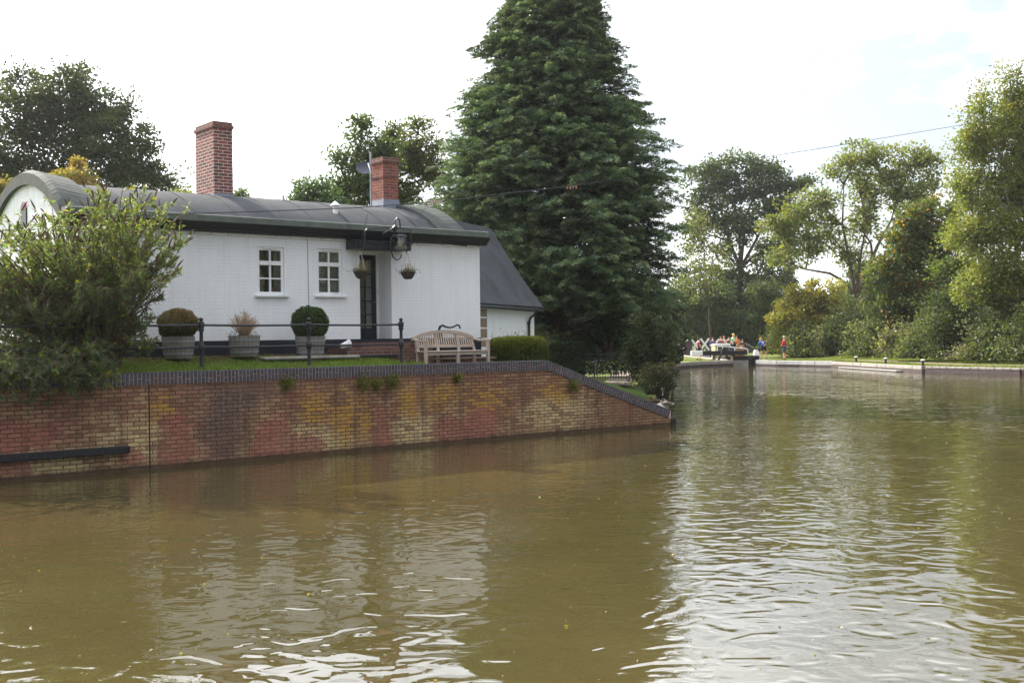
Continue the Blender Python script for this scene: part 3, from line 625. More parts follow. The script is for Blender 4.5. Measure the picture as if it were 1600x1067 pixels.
# ------------------------------------------------------------------ the cottage
P0 = Vector((-3.35, 26.30)); HD = Vector((.778, .628)).normalized(); HN = Vector((-HD.y, HD.x)); HA = math.atan2(HD.y, HD.x)
def H(t, s=0., z=0.): p = P0+HD*t+HN*s; return Vector((p.x, p.y, z))
def t_at(x, s=0.):
    k = (x-800)/F; ax, ay = P0.x+HN.x*s, P0.y+HN.y*s; return (k*ay-ax)/(HD.x-k*HD.y)
def z_at(x, y, s=0.): t = t_at(x, s); return PZ(x, y, H(t, s).y)
house = empty('cottage', (P0.x, P0.y, 0), HA, label='white painted brick lock cottage with curved barrel roof and two brick chimneys', cat='cottage')
T0, T1, DEP, ZP, ZE = -6.9, t_at(751), 5.4, 2.32, 4.62
tw1 = (t_at(404), t_at(446)); tw2 = (t_at(497), t_at(536.5)); td = (t_at(563.5), t_at(613))
zw1 = (z_at(425, 461), z_at(425, 386)); zw2 = (z_at(516, 461.5), z_at(516, 389)); zd1 = z_at(588, 391)
def wall_holes(t0, t1, z0, z1, holes, thick=.25):
    xs = sorted({t0, t1, *[h[0] for h in holes], *[h[1] for h in holes]}); zs = sorted({z0, z1, *[h[2] for h in holes], *[h[3] for h in holes]})
    mb = MB()
    for i in range(len(xs)-1):
        for j in range(len(zs)-1):
            cx, cz = (xs[i]+xs[i+1])/2, (zs[j]+zs[j+1])/2
            if any(h[0] < cx < h[1] and h[2] < cz < h[3] for h in holes): continue
            mb.add([(xs[i], 0, zs[j]), (xs[i+1], 0, zs[j]), (xs[i+1], 0, zs[j+1]), (xs[i], 0, zs[j+1])], [(0, 1, 2, 3)])
    for (a, b, c, d, dp) in holes:
        mb.add([(a, 0, c), (a, dp, c), (a, dp, d), (a, 0, d)], [(0, 1, 2, 3)]); mb.add([(b, 0, c), (b, 0, d), (b, dp, d), (b, dp, c)], [(0, 1, 2, 3)])
        mb.add([(a, 0, d), (a, dp, d), (b, dp, d), (b, 0, d)], [(0, 1, 2, 3)]); mb.add([(a, 0, c), (b, 0, c), (b, dp, c), (a, dp, c)], [(0, 1, 2, 3)])
    return mb
holes = [(tw1[0], tw1[1], zw1[0], zw1[1], .12), (tw2[0], tw2[1], zw2[0], zw2[1], .12), (td[0], td[1], ZP, zd1, .68)]
fw = wall_holes(T0, T1, ZP, ZE+.12, holes)
TR = T1-.45
def arc(s, zr=5.74, rise=1.02):
    hw = DEP/2; Rr = (hw*hw+rise*rise)/(2*rise); return zr-(Rr-math.sqrt(max(Rr*Rr-(s-hw)**2, 0)))
# gable ends and the back
prof = [(0, ZP)]+[(0, ZE)]+[(DEP*i/24, arc(DEP*i/24)-.02) for i in range(25)]+[(DEP, ZP)]
N_ = len(prof)
fw.add([(T0, p[0], p[1]) for p in prof], [tuple(range(N_-1, -1, -1))]); fw.add([(TR, p[0], p[1]) for p in prof[1:-1]], [tuple(range(N_-2))]); fw.add([(T1, 0, ZP), (T1, 0, ZE+.1), (T1, DEP, ZE+.1), (T1, DEP, ZP)], [(0, 1, 2, 3)])
fw.add([(T0, DEP, ZP), (T1, DEP, ZP), (T1, DEP, ZE+.1), (T0, DEP, ZE+.1)], [(0, 1, 2, 3)])
fw.build('wall', M['white_brick'], house, fixn=False)
pl = MB(); pl.box(T0, .012, 1.2, td[0], DEP, ZP+.001); pl.box(td[0], .68, 1.2, td[1], DEP, ZP-.03); pl.box(td[1], .012, 1.2, T1+.002, DEP, ZP+.001)
pl = MB(); pl.box(T0-.012, -.012, 1.2, T1+.012, DEP+.012, ZP); pl.build('plinth', M['plinth'], house)
# dark boarded panel near the left end
bd = MB()
tb0, tb1 = t_at(176), t_at(198)
for i in range(5): a = tb0+(tb1-tb0)*i/5; bd.box(a+.004, -.03, ZP-.02, a+(tb1-tb0)/5-.004, -.004, 4.3)
bd.build('boarded_panel', M['black_paint'], house)
# interior: dark-coloured panel standing in for the shade of the room
rm = MB(); rm.box(T0+.3, .75, 2.0, T1-.3, .78, 5.0); rm.build('room_shade_panel', M['room_dark'], house)
# cable / crack down the wall
tcb = t_at(482.5); MB().tube([(tcb, -.008, z_at(482, 372)), (tcb+.01, -.008, 3.6), (tcb+.015, -.008, z_at(484, 485))], .006, 5).build('wall_cable', M['stone'], house)
# windows
def window(t0, t1, z0, z1, blind):
    fr = MB(); d0, d1 = .03, .1; w = .062
    fr.box(t0+.002, d0, z0+.002, t0+w, d1, z1-.002); fr.box(t1-w, d0, z0+.002, t1-.002, d1, z1-.002); fr.box(t0+w, d0, z1-.075, t1-w, d1, z1-.002); fr.box(t0+w, d0, z0+.002, t1-w, d1, z0+.07)
    tm = (t0+t1)/2; zt = z0+(z1-z0)*.665
    fr.box(t0+w, d0-.012, zt-.045, t1-w, d1, zt+.045)                       # transom
    fr.box(tm-.02, d0+.008, z0+.07, tm+.02, d1-.005, zt-.045); fr.box(tm-.02, d0+.008, zt+.045, tm+.02, d1-.005, z1-.075)
    zm = (z0+.07+zt-.045)/2; fr.box(t0+w, d0+.011, zm-.015, tm-.02, d1-.008, zm+.015); fr.box(tm+.02, d0+.011, zm-.015, t1-w, d1-.008, zm+.015)
    wn_ = fr.build('window', M['white_paint'], house)
    MB().cbox(t0-.07, -.075, z0-.05, t1+.09, .03, z0+.002, .008).build('sill', M['white_paint'], wn_)
    vb = MB(); vb.cbox(t0+.16, d0-.03, z1-.045, t1-.16, d0, z1-.02, .004); vb.build('vent', M['white_paint'], wn_)
    MB().box(t0+w, .066, z0+.07, t1-w, .07, z1-.075).build('pane', M['glass'], wn_)
    if blind: MB().box(t0-.1, .16, z0-.1, t1+.1, .17, z1+.1).build('blind', M['blind'], wn_)
    return wn_
w1 = window(*tw1, *zw1, False); w2 = window(*tw2, *zw2, True)
cu = MB(); NB = 14
pc = [(tw1[1]-.18+.012*math.cos(i*1.9)+.2*i/NB, .17+.02*math.sin(i*1.7)) for i in range(NB)]
for i in range(NB-1): cu.add([(pc[i][0], pc[i][1], zw1[0]-.1), (pc[i+1][0], pc[i+1][1], zw1[0]-.1), (pc[i+1][0], pc[i+1][1], zw1[1]), (pc[i][0], pc[i][1], zw1[1])], [(0, 1, 2, 3)])
cu.build('curtain', M['blind'], w1, fixn=False)
def in_house(t, s, z): return H(t, s, z)
sz = zw1[0]+.075
MB().box(tw1[0]-.05, .13, zw1[0]-.04, tw1[1]+.05, .40, sz-.004).build('inner_sill', M['white_paint'], w1)
st = empty('figurine', in_house(tw1[0]+.2, .27, sz), HA, label='pale stone figurine standing inside the left cottage window', cat='figurine')
m = MB(); m.lathe([(.07, 0), (.075, .05), (.06, .12), (.08, .2), (.085, .28), (.055, .36), (.04, .4)], n=14, sy=.7); m.ball((-.01, 0, .45), .05, .045, .055); m.ball((.06, -.03, .25), .03, .03, .09); m.build('body', M['statue'], st, smooth=True)
jr = empty('jar', in_house(tw1[1]-.17, .25, sz), HA, label='small orange lidded jar on the sill of the left cottage window', cat='jar')
m = MB(); m.lathe([(.035, 0), (.05, .02), (.055, .05), (.045, .08), (.03, .085)], n=14); m.build('pot', M['orange_pot'], jr, smooth=True)
m = MB(); m.lathe([(.04, .085), (.03, .1), (.012, .115), (.014, .13), (.004, .138)], n=12); m.build('lid', M['orange_pot'], jr, smooth=True)
# glazed door in its recess
dd0, dd1 = td[0]+.03, td[1]-.07; dz1 = zd1-.07; ds = .58
fr = MB(); fr.box(td[0], ds-.02, ZP-.02, dd0, ds+.1, zd1); fr.box(dd1, ds-.02, ZP-.02, td[1], ds+.1, zd1); fr.box(dd0, ds-.02, dz1, dd1, ds+.1, zd1)
dr = fr.build('door_frame', M['white_paint'], house)
dm = MB(); st_ = .1
dm.box(dd0+.004, ds, ZP, dd0+st_, ds+.05, dz1-.004); dm.box(dd1-st_, ds, ZP, dd1-.004, ds+.05, dz1-.004); dm.box(dd0+st_, ds, dz1-.13, dd1-st_, ds+.05, dz1-.004); dm.box(dd0+st_, ds, ZP, dd1-st_, ds+.05, ZP+.26)
gx0, gx1, gz0, gz1 = dd0+st_, dd1-st_, ZP+.26, dz1-.13
for i in (1, 2): x = gx0+(gx1-gx0)*i/3; dm.box(x-.014, ds+.008, gz0, x+.014, ds+.042, gz1)
for i in range(1, 5): z = gz0+(gz1-gz0)*i/5; dm.box(gx0, ds+.006, z-.014, gx1, ds+.044, z+.014)
door = dm.build('door', M['black_paint'], house)
MB().box(gx0, ds+.022, gz0, gx1, ds+.026, gz1).build('pane', M['glass'], door)
MB().box(gx0-.1, ds+.12, gz0-.1, gx1+.1, ds+.13, gz1+.1).build('curtain', m_simple('door_curtain', srgb((120, 112, 104)), .9, .15, 4, .1), door)
hd = MB(); hd.tube([(dd1-.05, ds-.0, 3.2), (dd1-.05, ds-.05, 3.2), (dd1-.16, ds-.05, 3.2)], .01, 6); hd.build('handle', M['brass'], door)
# canopy over the door
ca = MB(); c0, c1 = t_at(553, -.3), t_at(640, -.3); zc = z_at(595, 392, -.3)
ca.prism([(-.42, zc+.02), (-.001, zc+.02), (-.001, zc+.24), (-.42, zc+.17)], c0, c1, 'x'); ca.prism([(-.47, zc+.17), (-.001, zc+.245), (-.001, zc+.275), (-.47, zc+.2)], c0-.03, c1+.03, 'x')
ca.box(c0+.05, -.44, zc+.06, c1-.05, -.42, zc+.1)
ca.build('door_canopy', M['black_paint'], house)
# white tile drip course under the fascia
dc = MB(); tt = T0
while tt < T1-.02:
    e_ = min(tt+.37, T1); dc.cbox(tt+.004, -.05, ZE-.045, e_-.004, .0, ZE+.012, .012); tt += .375
dc.build('drip_course', M['white_paint'], house)
# fascia + box gutter
fa = MB(); fa.prism([(-.001, ZE+.02), (-.16, ZE+.02), (-.2, ZE+.09), (-.24, ZE+.1), (-.3, ZE+.2), (-.001, ZE+.2)], T0-.1, T1+.12, 'x'); fa.build('fascia', M['black_paint'], house)
gu = MB(); gu.prism([(-.36, ZE+.203), (-.02, ZE+.203), (-.02, ZE+.33), (-.34, ZE+.345), (-.37, ZE+.33)], T0-.1, T1+.02, 'x'); gu.build('box_gutter', M['gutter'], house)
# barrel roof with overlapping felt sheets
ro = MB(); NS = 40; sheets = []; tt = T0; 
while tt < TR-.05: sheets.append((tt, min(tt+.95, TR))); tt += .95
for i, (a, b) in enumerate(sheets):
    lo, hi = 0.0, .016; b2 = b+.03 if b < TR else b
    for (tx, h) in ((a, hi), (b2, lo)):
        pass
    V = []; Fs = []
    for j in range(NS+1):
        s = -.12+(DEP+.24)*j/NS; z = arc(min(max(s, 0), DEP))-(.06 if s < 0 or s > DEP else 0)
        wv = .008*mnoise.noise(Vector((a*1.3, s*1.5, i)))
        V += [(a, s, z+.02+hi+wv), (b2, s, z+.02+lo+wv)]
    for j in range(NS): Fs.append((2*j, 2*j+1, 2*j+3, 2*j+2))
    for j in range(0): pass
    base = len(V)
    for j in range(NS+1): V.append((a, V[2*j][1], V[2*j][2]-.03))
    for j in range(NS): Fs.append((2*j, 2*j+2, base+j+1, base+j))
    ro.add(V, Fs)
roof = ro.build('roof', M['roof'], house, smooth=False, fixn=False)
roof.data.polygons.foreach_set('use_smooth', [True]*len(roof.data.polygons)); roof.data.set_sharp_from_angle(angle=R(30))
def arch_band(t0, t1, h, name, parent, ov=.06):
    mb = MB(); n = 15
    for j in range(n):
        a0, a1 = -.05+(DEP+.1)*j/n, -.05+(DEP+.1)*(j+1)/n+.02
        for q in range(3):
            s0 = a0+(a1-a0)*q/3; s1 = a0+(a1-a0)*(q+1)/3; z0 = arc(min(max(s0, 0), DEP)); z1 = arc(min(max(s1, 0), DEP)); lift = .012*(q/3)
            if s0 < 0: z0 -= .08
            if s1 > DEP: z1 -= .08
            V = [(t0, s0, z0-.05), (t1, s0, z0-.0), (t1, s0, z0+h*.6+lift), (t0+.1, s0, z0+h+lift), (t0, s0, z0+h*.75+lift), (t0, s1, z1-.05), (t1, s1, z1), (t1, s1, z1+h*.6+lift), (t0+.1, s1, z1+h+lift), (t0, s1, z1+h*.75+lift)]
            mb.add(V, [(0, 1, 2, 3, 4), (9, 8, 7, 6, 5), (0, 5, 6, 1), (1, 6, 7, 2), (2, 7, 8, 3), (3, 8, 9, 4), (4, 9, 5, 0)])
    return mb.build(name, M['felt_edge'], parent)
arch_band(T0-.1, T0+.62, .26, 'verge_band', roof)
arch_band(TR+.02, TR-.62, .16, 'verge_band', roof)
MB().box(TR-.05, -.02, ZE+.12, T1+.05, DEP+.05, ZE+.17).build('end_flat', M['roof'], roof)
# gable opening: black arched hole
go = MB(); sc_, w_ = 2.75, .2
pts = [(sc_-w_, 4.85), (sc_+w_, 4.85)]+[(sc_+w_*math.cos(a), 5.15+.2*math.sin(a)) for a in [PI*i/10 for i in range(11)]]
go.prism(pts, T0-.03, T0-.005, 'x'); go.build('gable_vent', M['black_paint'], house)
# chimneys
def chimney(tc0, sc0, wt, ws, z0, z1, mat, fl, cap2):
    b = MB(); b.box(tc0, sc0, z0, tc0+wt, sc0+ws, z1-.15); ch = b.build('chimney', mat, roof)
    c = MB(); c.cbox(tc0-.03, sc0-.03, z1-.15, tc0+wt+.03, sc0+ws+.03, z1-.07, .006)
    if cap2: c.box(tc0-.0, sc0-.0, z1-.07, tc0+wt, sc0+ws, z1)
    else: c.box(tc0-.02, sc0-.02, z1-.15, tc0+wt+.02, sc0+ws+.02, z1); c.box(tc0-.012, sc0-.012, z0+(z1-z0)*.62, tc0+wt+.012, sc0+ws+.012, z0+(z1-z0)*.62+.05)
    c.build('cap', M['step_brick'], ch)
    f = MB(); e_ = .07
    f.add([(tc0-e_, sc0-e_, z0-.15), (tc0+wt+e_, sc0-e_, z0-.15), (tc0+wt+e_, sc0+ws+e_, z0-.15), (tc0-e_, sc0+ws+e_, z0-.15), (tc0-.012, sc0-.012, z0+fl), (tc0+wt+.012, sc0-.012, z0+fl), (tc0+wt+.012, sc0+ws+.012, z0+fl), (tc0-.012, sc0+ws+.012, z0+fl)],
          [(0, 1, 5, 4), (1, 2, 6, 5), (2, 3, 7, 6), (3, 0, 4, 7), (4, 5, 6, 7)])
    f.build('flashing', M['lead'], ch)
    p = MB(); p.lathe([(.1, z1-.02), (.1, z1+.0), (.085, z1+.02)], (tc0+wt/2, sc0+ws/2, 0), 12); p.build('flue_pot', M['orange_pot'], ch)
    return ch
t1c, s1c = -2.93, 1.95; chimney(t1c, s1c, .47, 1.02, 5.62, 7.42, M['chimney'], .12, True)
t2c, s2c = 1.85, 2.2; chimney(t2c, s2c, .46, .56, 5.66, 7.06, M['chimney_old'], .3, False)
# roof cowl
cw = MB(); tv, sv = t_at(527, .9), .9; zv = arc(sv); cw.tube([(tv, sv, zv-.1), (tv, sv, zv+.2)], .06, 10); cv = cw.build('roof_cowl', M['white_paint'], roof); k = MB(); k.lathe([(.12, zv+.19), (.11, zv+.21), (.01, zv+.3)], (tv, sv, 0), 12); k.build('cowl_cap', M['white_paint'], cv)
# satellite dish on its mast
tm_, sm_ = t_at(583, 2.6), 2.6
dsh = empty('satellite_dish', H(tm_, sm_, 5.6), HA, label='grey satellite dish on a steel mast beside the right hand chimney', cat='satellite dish')
m = MB(); m.tube([(0, 0, 0), (0, 0, 1.62)], .027, 8); m.tube([(0, 0, .95), (.3, .0, .85)], .012, 5); m.tube([(0, 0, .55), (.3, 0, .5)], .012, 5); m.build('mast', M['galv'], dsh, smooth=True)
dm_ = Matrix.Translation((-.16, .1, 1.2)) @ Matrix.Rotation(R(-20), 4, 'Z') @ Matrix.Rotation(R(70), 4, 'X')
m = MB(); pr = [(.02, -.06), (.1, -.052), (.16, -.035), (.2, 0), (.205, .008), (.16, -.025), (.1, -.05), (.01, -.06)]; m.lathe(pr, n=24, M=dm_, sy=.88); m.build('dish', M['dish'], dsh, smooth=True)
m = MB(); m.tube([(0, 0, 1.27), (-.1, -.05, 1.3), (-.2, -.28, 1.12), (-.2, -.34, 1.02)], .013, 6); m.tube([(-.2, -.34, 1.02), (-.18, -.3, .9), (-.12, -.2, .88)], .02, 6); m.build('feed_arm', M['galv'], dsh, smooth=True)

# ------------------------------------------------------------------ rear wing
e_dir = Vector((.34, .94)).normalized(); p_dir = Vector((-e_dir.y, e_dir.x))
wing = empty('side_wing', (1.0, 35.1, 0), math.atan2(e_dir.y, e_dir.x), label='low white side wing with a steep dark grey roof behind the cottage', cat='building')
# local: x along eave (0 = right end, negative towards cottage), y away from camera-side
zev, zri = 3.27, 5.78
wb = MB(); wb.box(-6.2, .22, .5, -.28, 3.4, zev-.03)
wb.build('wall', M['white_brick'], wing)
rf = MB(); nn = 10; rows = []
for i in range(nn+1):
    f = i/nn; y = 1.72*f; z = zev-.02+(zri-zev+.02)*(f*.94+.06*math.sin(f*PI*.5)*1)-.12*math.sin(PI*f)
    rows.append((y, z))
V = []; Fs = []; NX = 10
for (y, z) in rows:
    for i in range(NX+1):
        x = -7+7*i/NX; V.append((x, y, z+.012*mnoise.noise(Vector((x, y*2, 1)))+(-.1 if (x < -5) else 0)*(y/1.72)))
for j in range(nn):
    for i in range(NX): Fs.append((j*(NX+1)+i, j*(NX+1)+i+1, (j+1)*(NX+1)+i+1, (j+1)*(NX+1)+i))
o_ = len(V); V += [(-7, 3.6, 3.2), (0, 3.6, 3.2)]; a_ = nn*(NX+1); Fs.append((a_, a_+NX, o_+1, o_))
rf.add(V, Fs); rf2 = rf.build('roof', M['roof'], wing, fixn=False)
rf2.modifiers.new('th', 'SOLIDIFY').thickness = .05; rf2.modifiers['th'].offset = -1
g = MB(); g.add([(0-.3, .25, 1), (-.3, 3.35, 1), (-.3, 3.35, 3.2), (-.3, 1.72, zri-.2), (-.3, .25, zev)], [(0, 1, 2, 3, 4)]); g.build('gable_wall', M['white_brick'], wing, fixn=False)
g = MB(); g.tube([(-7, .0, zev-.1), (-.1, .0, zev-.13)], .055, 8); g.build('gutter', M['black_paint'], wing, smooth=True)
g = MB(); g.tube([(-.75, .0, zev-.14), (-.75, .02, zev-.24), (-.92, .12, zev-.36), (-.95, .16, zev-.5), (-.95, .16, .8)], .04, 8); g.lathe([(.055, 0), (.055, .06)], (-.95, .16, zev-.55), 10); g.build('downpipe', M['black_paint'], wing, smooth=True)
def wt_at(x):   # local x on wing wall plane (y=.22) for a photo column
    k = (x-800)/F; b = Vector((1.0, 35.1))+p_dir*.22; return (k*b.y-b.x)/(e_dir.x-k*e_dir.y)
a_, b_ = wt_at(752), wt_at(762); wz0, wz1 = 2.0, 3.16
g = MB()
g.box(a_-.6, .195, wz0, b_, .215, wz0+.06); g.box(a_-.6, .195, wz1-.06, b_, .215, wz1); g.box(b_-.09, .19, wz0+.06, b_, .217, wz1-.06); g.box(a_-.6, .19, wz0+.06, a_-.52, .217, wz1-.06)
for i in range(1, 4): z = wz0+(wz1-wz0)*i/4; g.box(a_-.52, .198, z-.02, b_-.09, .214, z+.02)
ww = g.build('window', M['white_paint'], wing); g = MB(); g.box(a_-.5, .202, wz0+.05, b_-.08, .206, wz1-.05); g.build('pane', m_simple('brown_blind_glass', srgb((140, 118, 100)), .25, .15, 3, .02), ww)

# ------------------------------------------------------------------ steps, planters, railing, bench
def Hg(t, s): # ground height near the house front
    p = H(t, s); r = Vector((p.x, p.y))-W0; return zground(r.dot(WD), r.dot(WN)/.97)
sp = empty('brick_steps', H(0, 0, 1.6), HA, label='worn brick steps and low brick pier below the cottage door', cat='steps')
g = MB(); g.box(-1.15, -.95, 0, .8, -.02, .5); g.box(-.55, -.55, .5, .8, -.02, .64); g.build('treads', M['step_brick'], sp)
g = MB(); g.cbox(.8, -1.0, 0, 1.12, -.5, .6, .01); g.build('pier', M['step_brick'], sp)
g = MB(); g.box(1.12, -.9, 0, 3.0, -.6, .2); g.cbox(1.12, -.95, .2, 3.05, -.55, .25, .01); g.build('low_kerb', M['step_brick'], sp)
g = MB(); g.cbox(-1.25, -1.02, .3, .15, -.96, .36, .008); g.build('edge_board', M['dark_timber'], sp)
g = MB(); g.cbox(-3.3, -1.25, .3, -1.0, -.95, .37, .02); g.build('paving_slabs', M['stone'], sp)
pt = empty('garden_pot', H(t_at(543, -.9), -.78, 2.1), .6, label='small white garden pot lying on the brick step left of the door', cat='pot')
m = MB(); m.lathe([(.05, -.1), (.085, .1), (.1, .1), (.1, .13), (.085, .13), (.045, -.08)], n=14, M=Matrix.Translation((0, 0, .09)) @ Matrix.Rotation(R(75), 4, 'Y')); m.build('pot', M['white_paint'], pt, smooth=True)
def planter(x, y_base, label, plant, rad=.33, hgt=.44, s=-.85):
    t = t_at(x, s); p = H(t, s); z = PZ(x, y_base, p.y)
    r = empty('barrel_planter', (p.x, p.y, z), random.uniform(0, 6), label=label, cat='planter', group='half barrel planters in front of the cottage')
    m = MB(); n = 22
    for k in range(n):   # staves
        a0, a1 = 2*PI*k/n+.012, 2*PI*(k+1)/n-.012; V = []
        for (rr, zz) in ((rad*.8, 0), (rad*.93, hgt*.5), (rad, hgt), (rad-.03, hgt), (rad*.75, 0)):
            V += [(rr*math.cos(a0), rr*math.sin(a0), zz), (rr*math.cos(a1), rr*math.sin(a1), zz)]
        m.add(V, [(0, 1, 3, 2), (2, 3, 5, 4), (4, 5, 7, 6), (6, 7, 9, 8), (0, 2, 4, 6, 8), (9, 7, 5, 3, 1)])
    m.build('barrel', M['barrel'], r)
    for zz, rr in ((hgt*.22, rad*.865), (hgt*.78, rad*.965)):
        m = MB(); m.lathe([(rr-.004, -.018), (rr+.006, -.018), (rr+.012, .018), (rr+.002, .018)], (0, 0, zz), 28); m.build('hoop', M['galv'], r, smooth=False)
    m = MB(); m.lathe([(.02, hgt-.05), (rad*.9, hgt-.06), (rad*.9, hgt-.08)], n=18); m.build('soil', M['soil'], r)
    b = empty('clipped_bush' if plant != 'dry' else 'dry_bush', (p.x, p.y, z+hgt-.06), 0)
    if plant == 'dry':
        m = MB()
        for k in range(170):
            a = random.uniform(0, 2*PI); f = random.random()**.6; tip = Vector((math.cos(a)*f*.34, math.sin(a)*f*.34, random.uniform(.3, .56)*(1.1-.35*f)))
            mid = tip*.5+Vector((random.uniform(-.04, .04), random.uniform(-.04, .04), .04)); m.tube([(tip.x*.05, tip.y*.05, 0), mid, tip], [.005, .004, .002], 4, cap=False)
            for q in range(4):
                s_ = mid.lerp(tip, random.random()); m.tube([s_, s_+Vector((random.uniform(-.08, .08), random.uniform(-.08, .08), random.uniform(.02, .12)))], [.003, .001], 3, cap=False)
        m.build('twigs', m_simple('dry_twigs', srgb((176, 150, 128)), .9, .25, 8, .2), b, fixn=False)
        C = RNG.normal(size=(500, 3))*np.array([.13, .13, .06])+np.array([0, 0, .08]); leaf_obj('leaves', C, .035, .5, tints(500, (.12, .1, .05)), M['leaf'], b)
        tag(b, 'leafless pale twiggy bush in the middle barrel planter', 'bush')
    else:
        N = 15000; d = RNG.normal(size=(N, 3)); d /= np.linalg.norm(d, axis=1, keepdims=True)
        lob = np.array([1+.13*mnoise.noise(Vector(q)*3.0+Vector((x, 0, 0)))+.06*mnoise.noise(Vector(q)*9) for q in d])[:, None]
        C = d*lob*(.7+.36*RNG.random((N, 1))**.5)*np.array([.38, .38, .36 if plant == 'green' else .31]); C += np.array([0, 0, .34 if plant == 'green' else .3])
        if plant == 'green': T = tints(N, (.05, .08, .026), .6)
        else:
            T = tints(N, (.07, .07, .025), .4); top = (C[:, 2] > .3+.1*RNG.normal(size=N)) ; T[top] = tints(top.sum(), (.2, .14, .075), .4)
        leaf_obj('leaves', C, .04, .6, T, M['leaf'], b, dirs=d, spread=.7)
        m = MB(); m.lathe([(.03, 0), (.025, .3)], n=8); 
        for k in range(14): a = random.uniform(0, 6.3); m.tube([(0, 0, .1), (.2*math.cos(a), .2*math.sin(a), random.uniform(.2, .5))], [.012, .004], 5)
        m.build('stem', M['stem'], b, fixn=False)
        tag(b, 'dense green clipped box bush in the planter nearest the door' if plant == 'green' else 'rounded box bush with brown tips in the leftmost barrel planter', 'bush')
planter(279, 560, 'weathered half barrel planter holding a browning round bush', 'brown')
planter(382, 557, 'weathered half barrel planter holding a pale leafless bush', 'dry')
planter(485, 557, 'weathered half barrel planter holding a dense green round bush', 'green')
# railing on the lawn edge
rl = empty('iron_railing', (W0.x, W0.y, 0), WA, label='black iron two bar railing with ball topped posts along the lawn', cat='railing')
ups = [u_at(x, .45) for x in (315, 483, 627)]; ups = [ups[0]-2*(ups[1]-ups[0]), ups[0]-(ups[1]-ups[0])]+ups
for u in ups:
    zb = zground(u, .45)-.02; m = MB(); k = 1.06
    m.lathe([(.06, 0), (.06, .03), (.045, .06), (.038, .08), (.036, .42), (.05, .43), (.062, .46), (.062, .53), (.05, .56), (.036, .58), (.034, .78), (.05, .8), (.055, .84), (.048, .86), (.062, .88), (.062, .95), (.05, .975), (.02, .985)], (u, .45, zb), 12)
    p = m.build('post', M['iron'], rl, smooth=True); m = MB(); m.ball((u, .45, zb+1.02), .042, n=12); m.build('finial', M['iron'], p, smooth=True)
for h_ in (.915, .495):
    m = MB(); pts = [(u, .45, zground(u, .45)-.02+h_) for u in ups]
    fin_ = []
    for a, b in zip(pts[:-1], pts[1:]):
        for i in range(6): f = i/6; fin_.append((a[0]+(b[0]-a[0])*f, a[1], a[2]+(b[2]-a[2])*f-.012*math.sin(PI*f)))
    fin_.append(pts[-1]); m.tube(fin_, .021, 8); m.build('rail', M['iron'], rl, smooth=True)
# bench
u0, u1 = u_at(666, .6), u_at(763, .6); uc, bw = (u0+u1)/2, (u1-u0)
bp = wall_xy(uc, .6); zb = 1.60
bn = empty('garden_bench', (bp.x, bp.y, zb), WA, label='weathered teak garden bench with a curved slatted back beside the hedge', cat='bench')
h = bw/2
for sx in (-1, 1):     # front legs carrying the arm ends
    m = MB(); m.cbox(sx*h-.035, -.02, 0, sx*h+.035, .05, .64, .008); m.build('leg', M['teak'], bn)
    m = MB(); pts = [(sx*h, -.04, .655), (sx*h, .1, .665), (sx*h, .3, .66), (sx*h*.98, .5, .7)]; 
    V = []
    for (x, y, z) in pts: V += [(x-.045, y, z-.02), (x+.045, y, z-.02), (x+.045, y, z+.02), (x-.045, y, z+.02)]
    m.add(V, [(0, 1, 2, 3), (15, 14, 13, 12)]+[(4*i+j, 4*i+(j+1) % 4, 4*i+4+(j+1) % 4, 4*i+4+j) for i in range(3) for j in range(4)]); m.build('armrest', M['teak'], bn)
m = MB(); m.cbox(-.035, -.02, 0, .035, .05, .40, .008); m.build('leg', M['teak'], bn)
for x in (-h+.1, -.22, h*.42, h-.06):
    m = MB(); V = []
    for (y, z) in ((.44, 0), (.44, .42), (.56, .84 if abs(x) < h*.6 else .72)): V += [(x-.032, y, z), (x+.032, y, z), (x+.032, y+.05, z), (x-.032, y+.05, z)]
    m.add(V, [(0, 3, 2, 1), (8, 9, 10, 11)]+[(4*i+j, 4*i+(j+1) % 4, 4*i+4+(j+1) % 4, 4*i+4+j) for i in range(2) for j in range(4)]); m.build('leg', M['teak'], bn)
m = MB(); m.cbox(-h+.037, -.0, .33, h-.037, .035, .40, .006)
for j in range(6): m.cbox(-h+.01, -.03+j*.085, .405, h-.01, .04+j*.085, .43, .006)
m.build('seat', M['teak'], bn)
m = MB(); N = 14
def topz(x): return .70+.17*max(0, 1-(x/h)**2)**.8
for i in range(N):
    x0, x1 = -h+2*h*i/N, -h+2*h*(i+1)/N; za, zb_ = topz(x0), topz(x1)
    V = [(x0, .53, za-.035), (x1, .53, zb_-.035), (x1, .53, zb_+.035), (x0, .53, za+.035), (x0, .60, za-.035), (x1, .60, zb_-.035), (x1, .60, zb_+.035), (x0, .60, za+.035)]
    m.add(V, [(0, 1, 2, 3), (4, 7, 6, 5), (3, 2, 6, 7), (0, 4, 5, 1)])
m.cbox(-h+.06, .47, .50, h-.06, .515, .56, .005)
ns = 26
for i in range(ns):
    x = -h+.09+(2*h-.18)*i/(ns-1); z1_ = topz(x)-.03
    V = [(x-.015, .475, .555), (x+.015, .475, .555), (x+.015, .49, .555), (x-.015, .49, .555), (x-.015, .545, z1_), (x+.015, .545, z1_), (x+.015, .56, z1_), (x-.015, .56, z1_)]
    m.add(V, [(0, 1, 5, 4), (1, 2, 6, 5), (2, 3, 7, 6), (3, 0, 4, 7)])
m.build('backrest', M['teak'], bn)
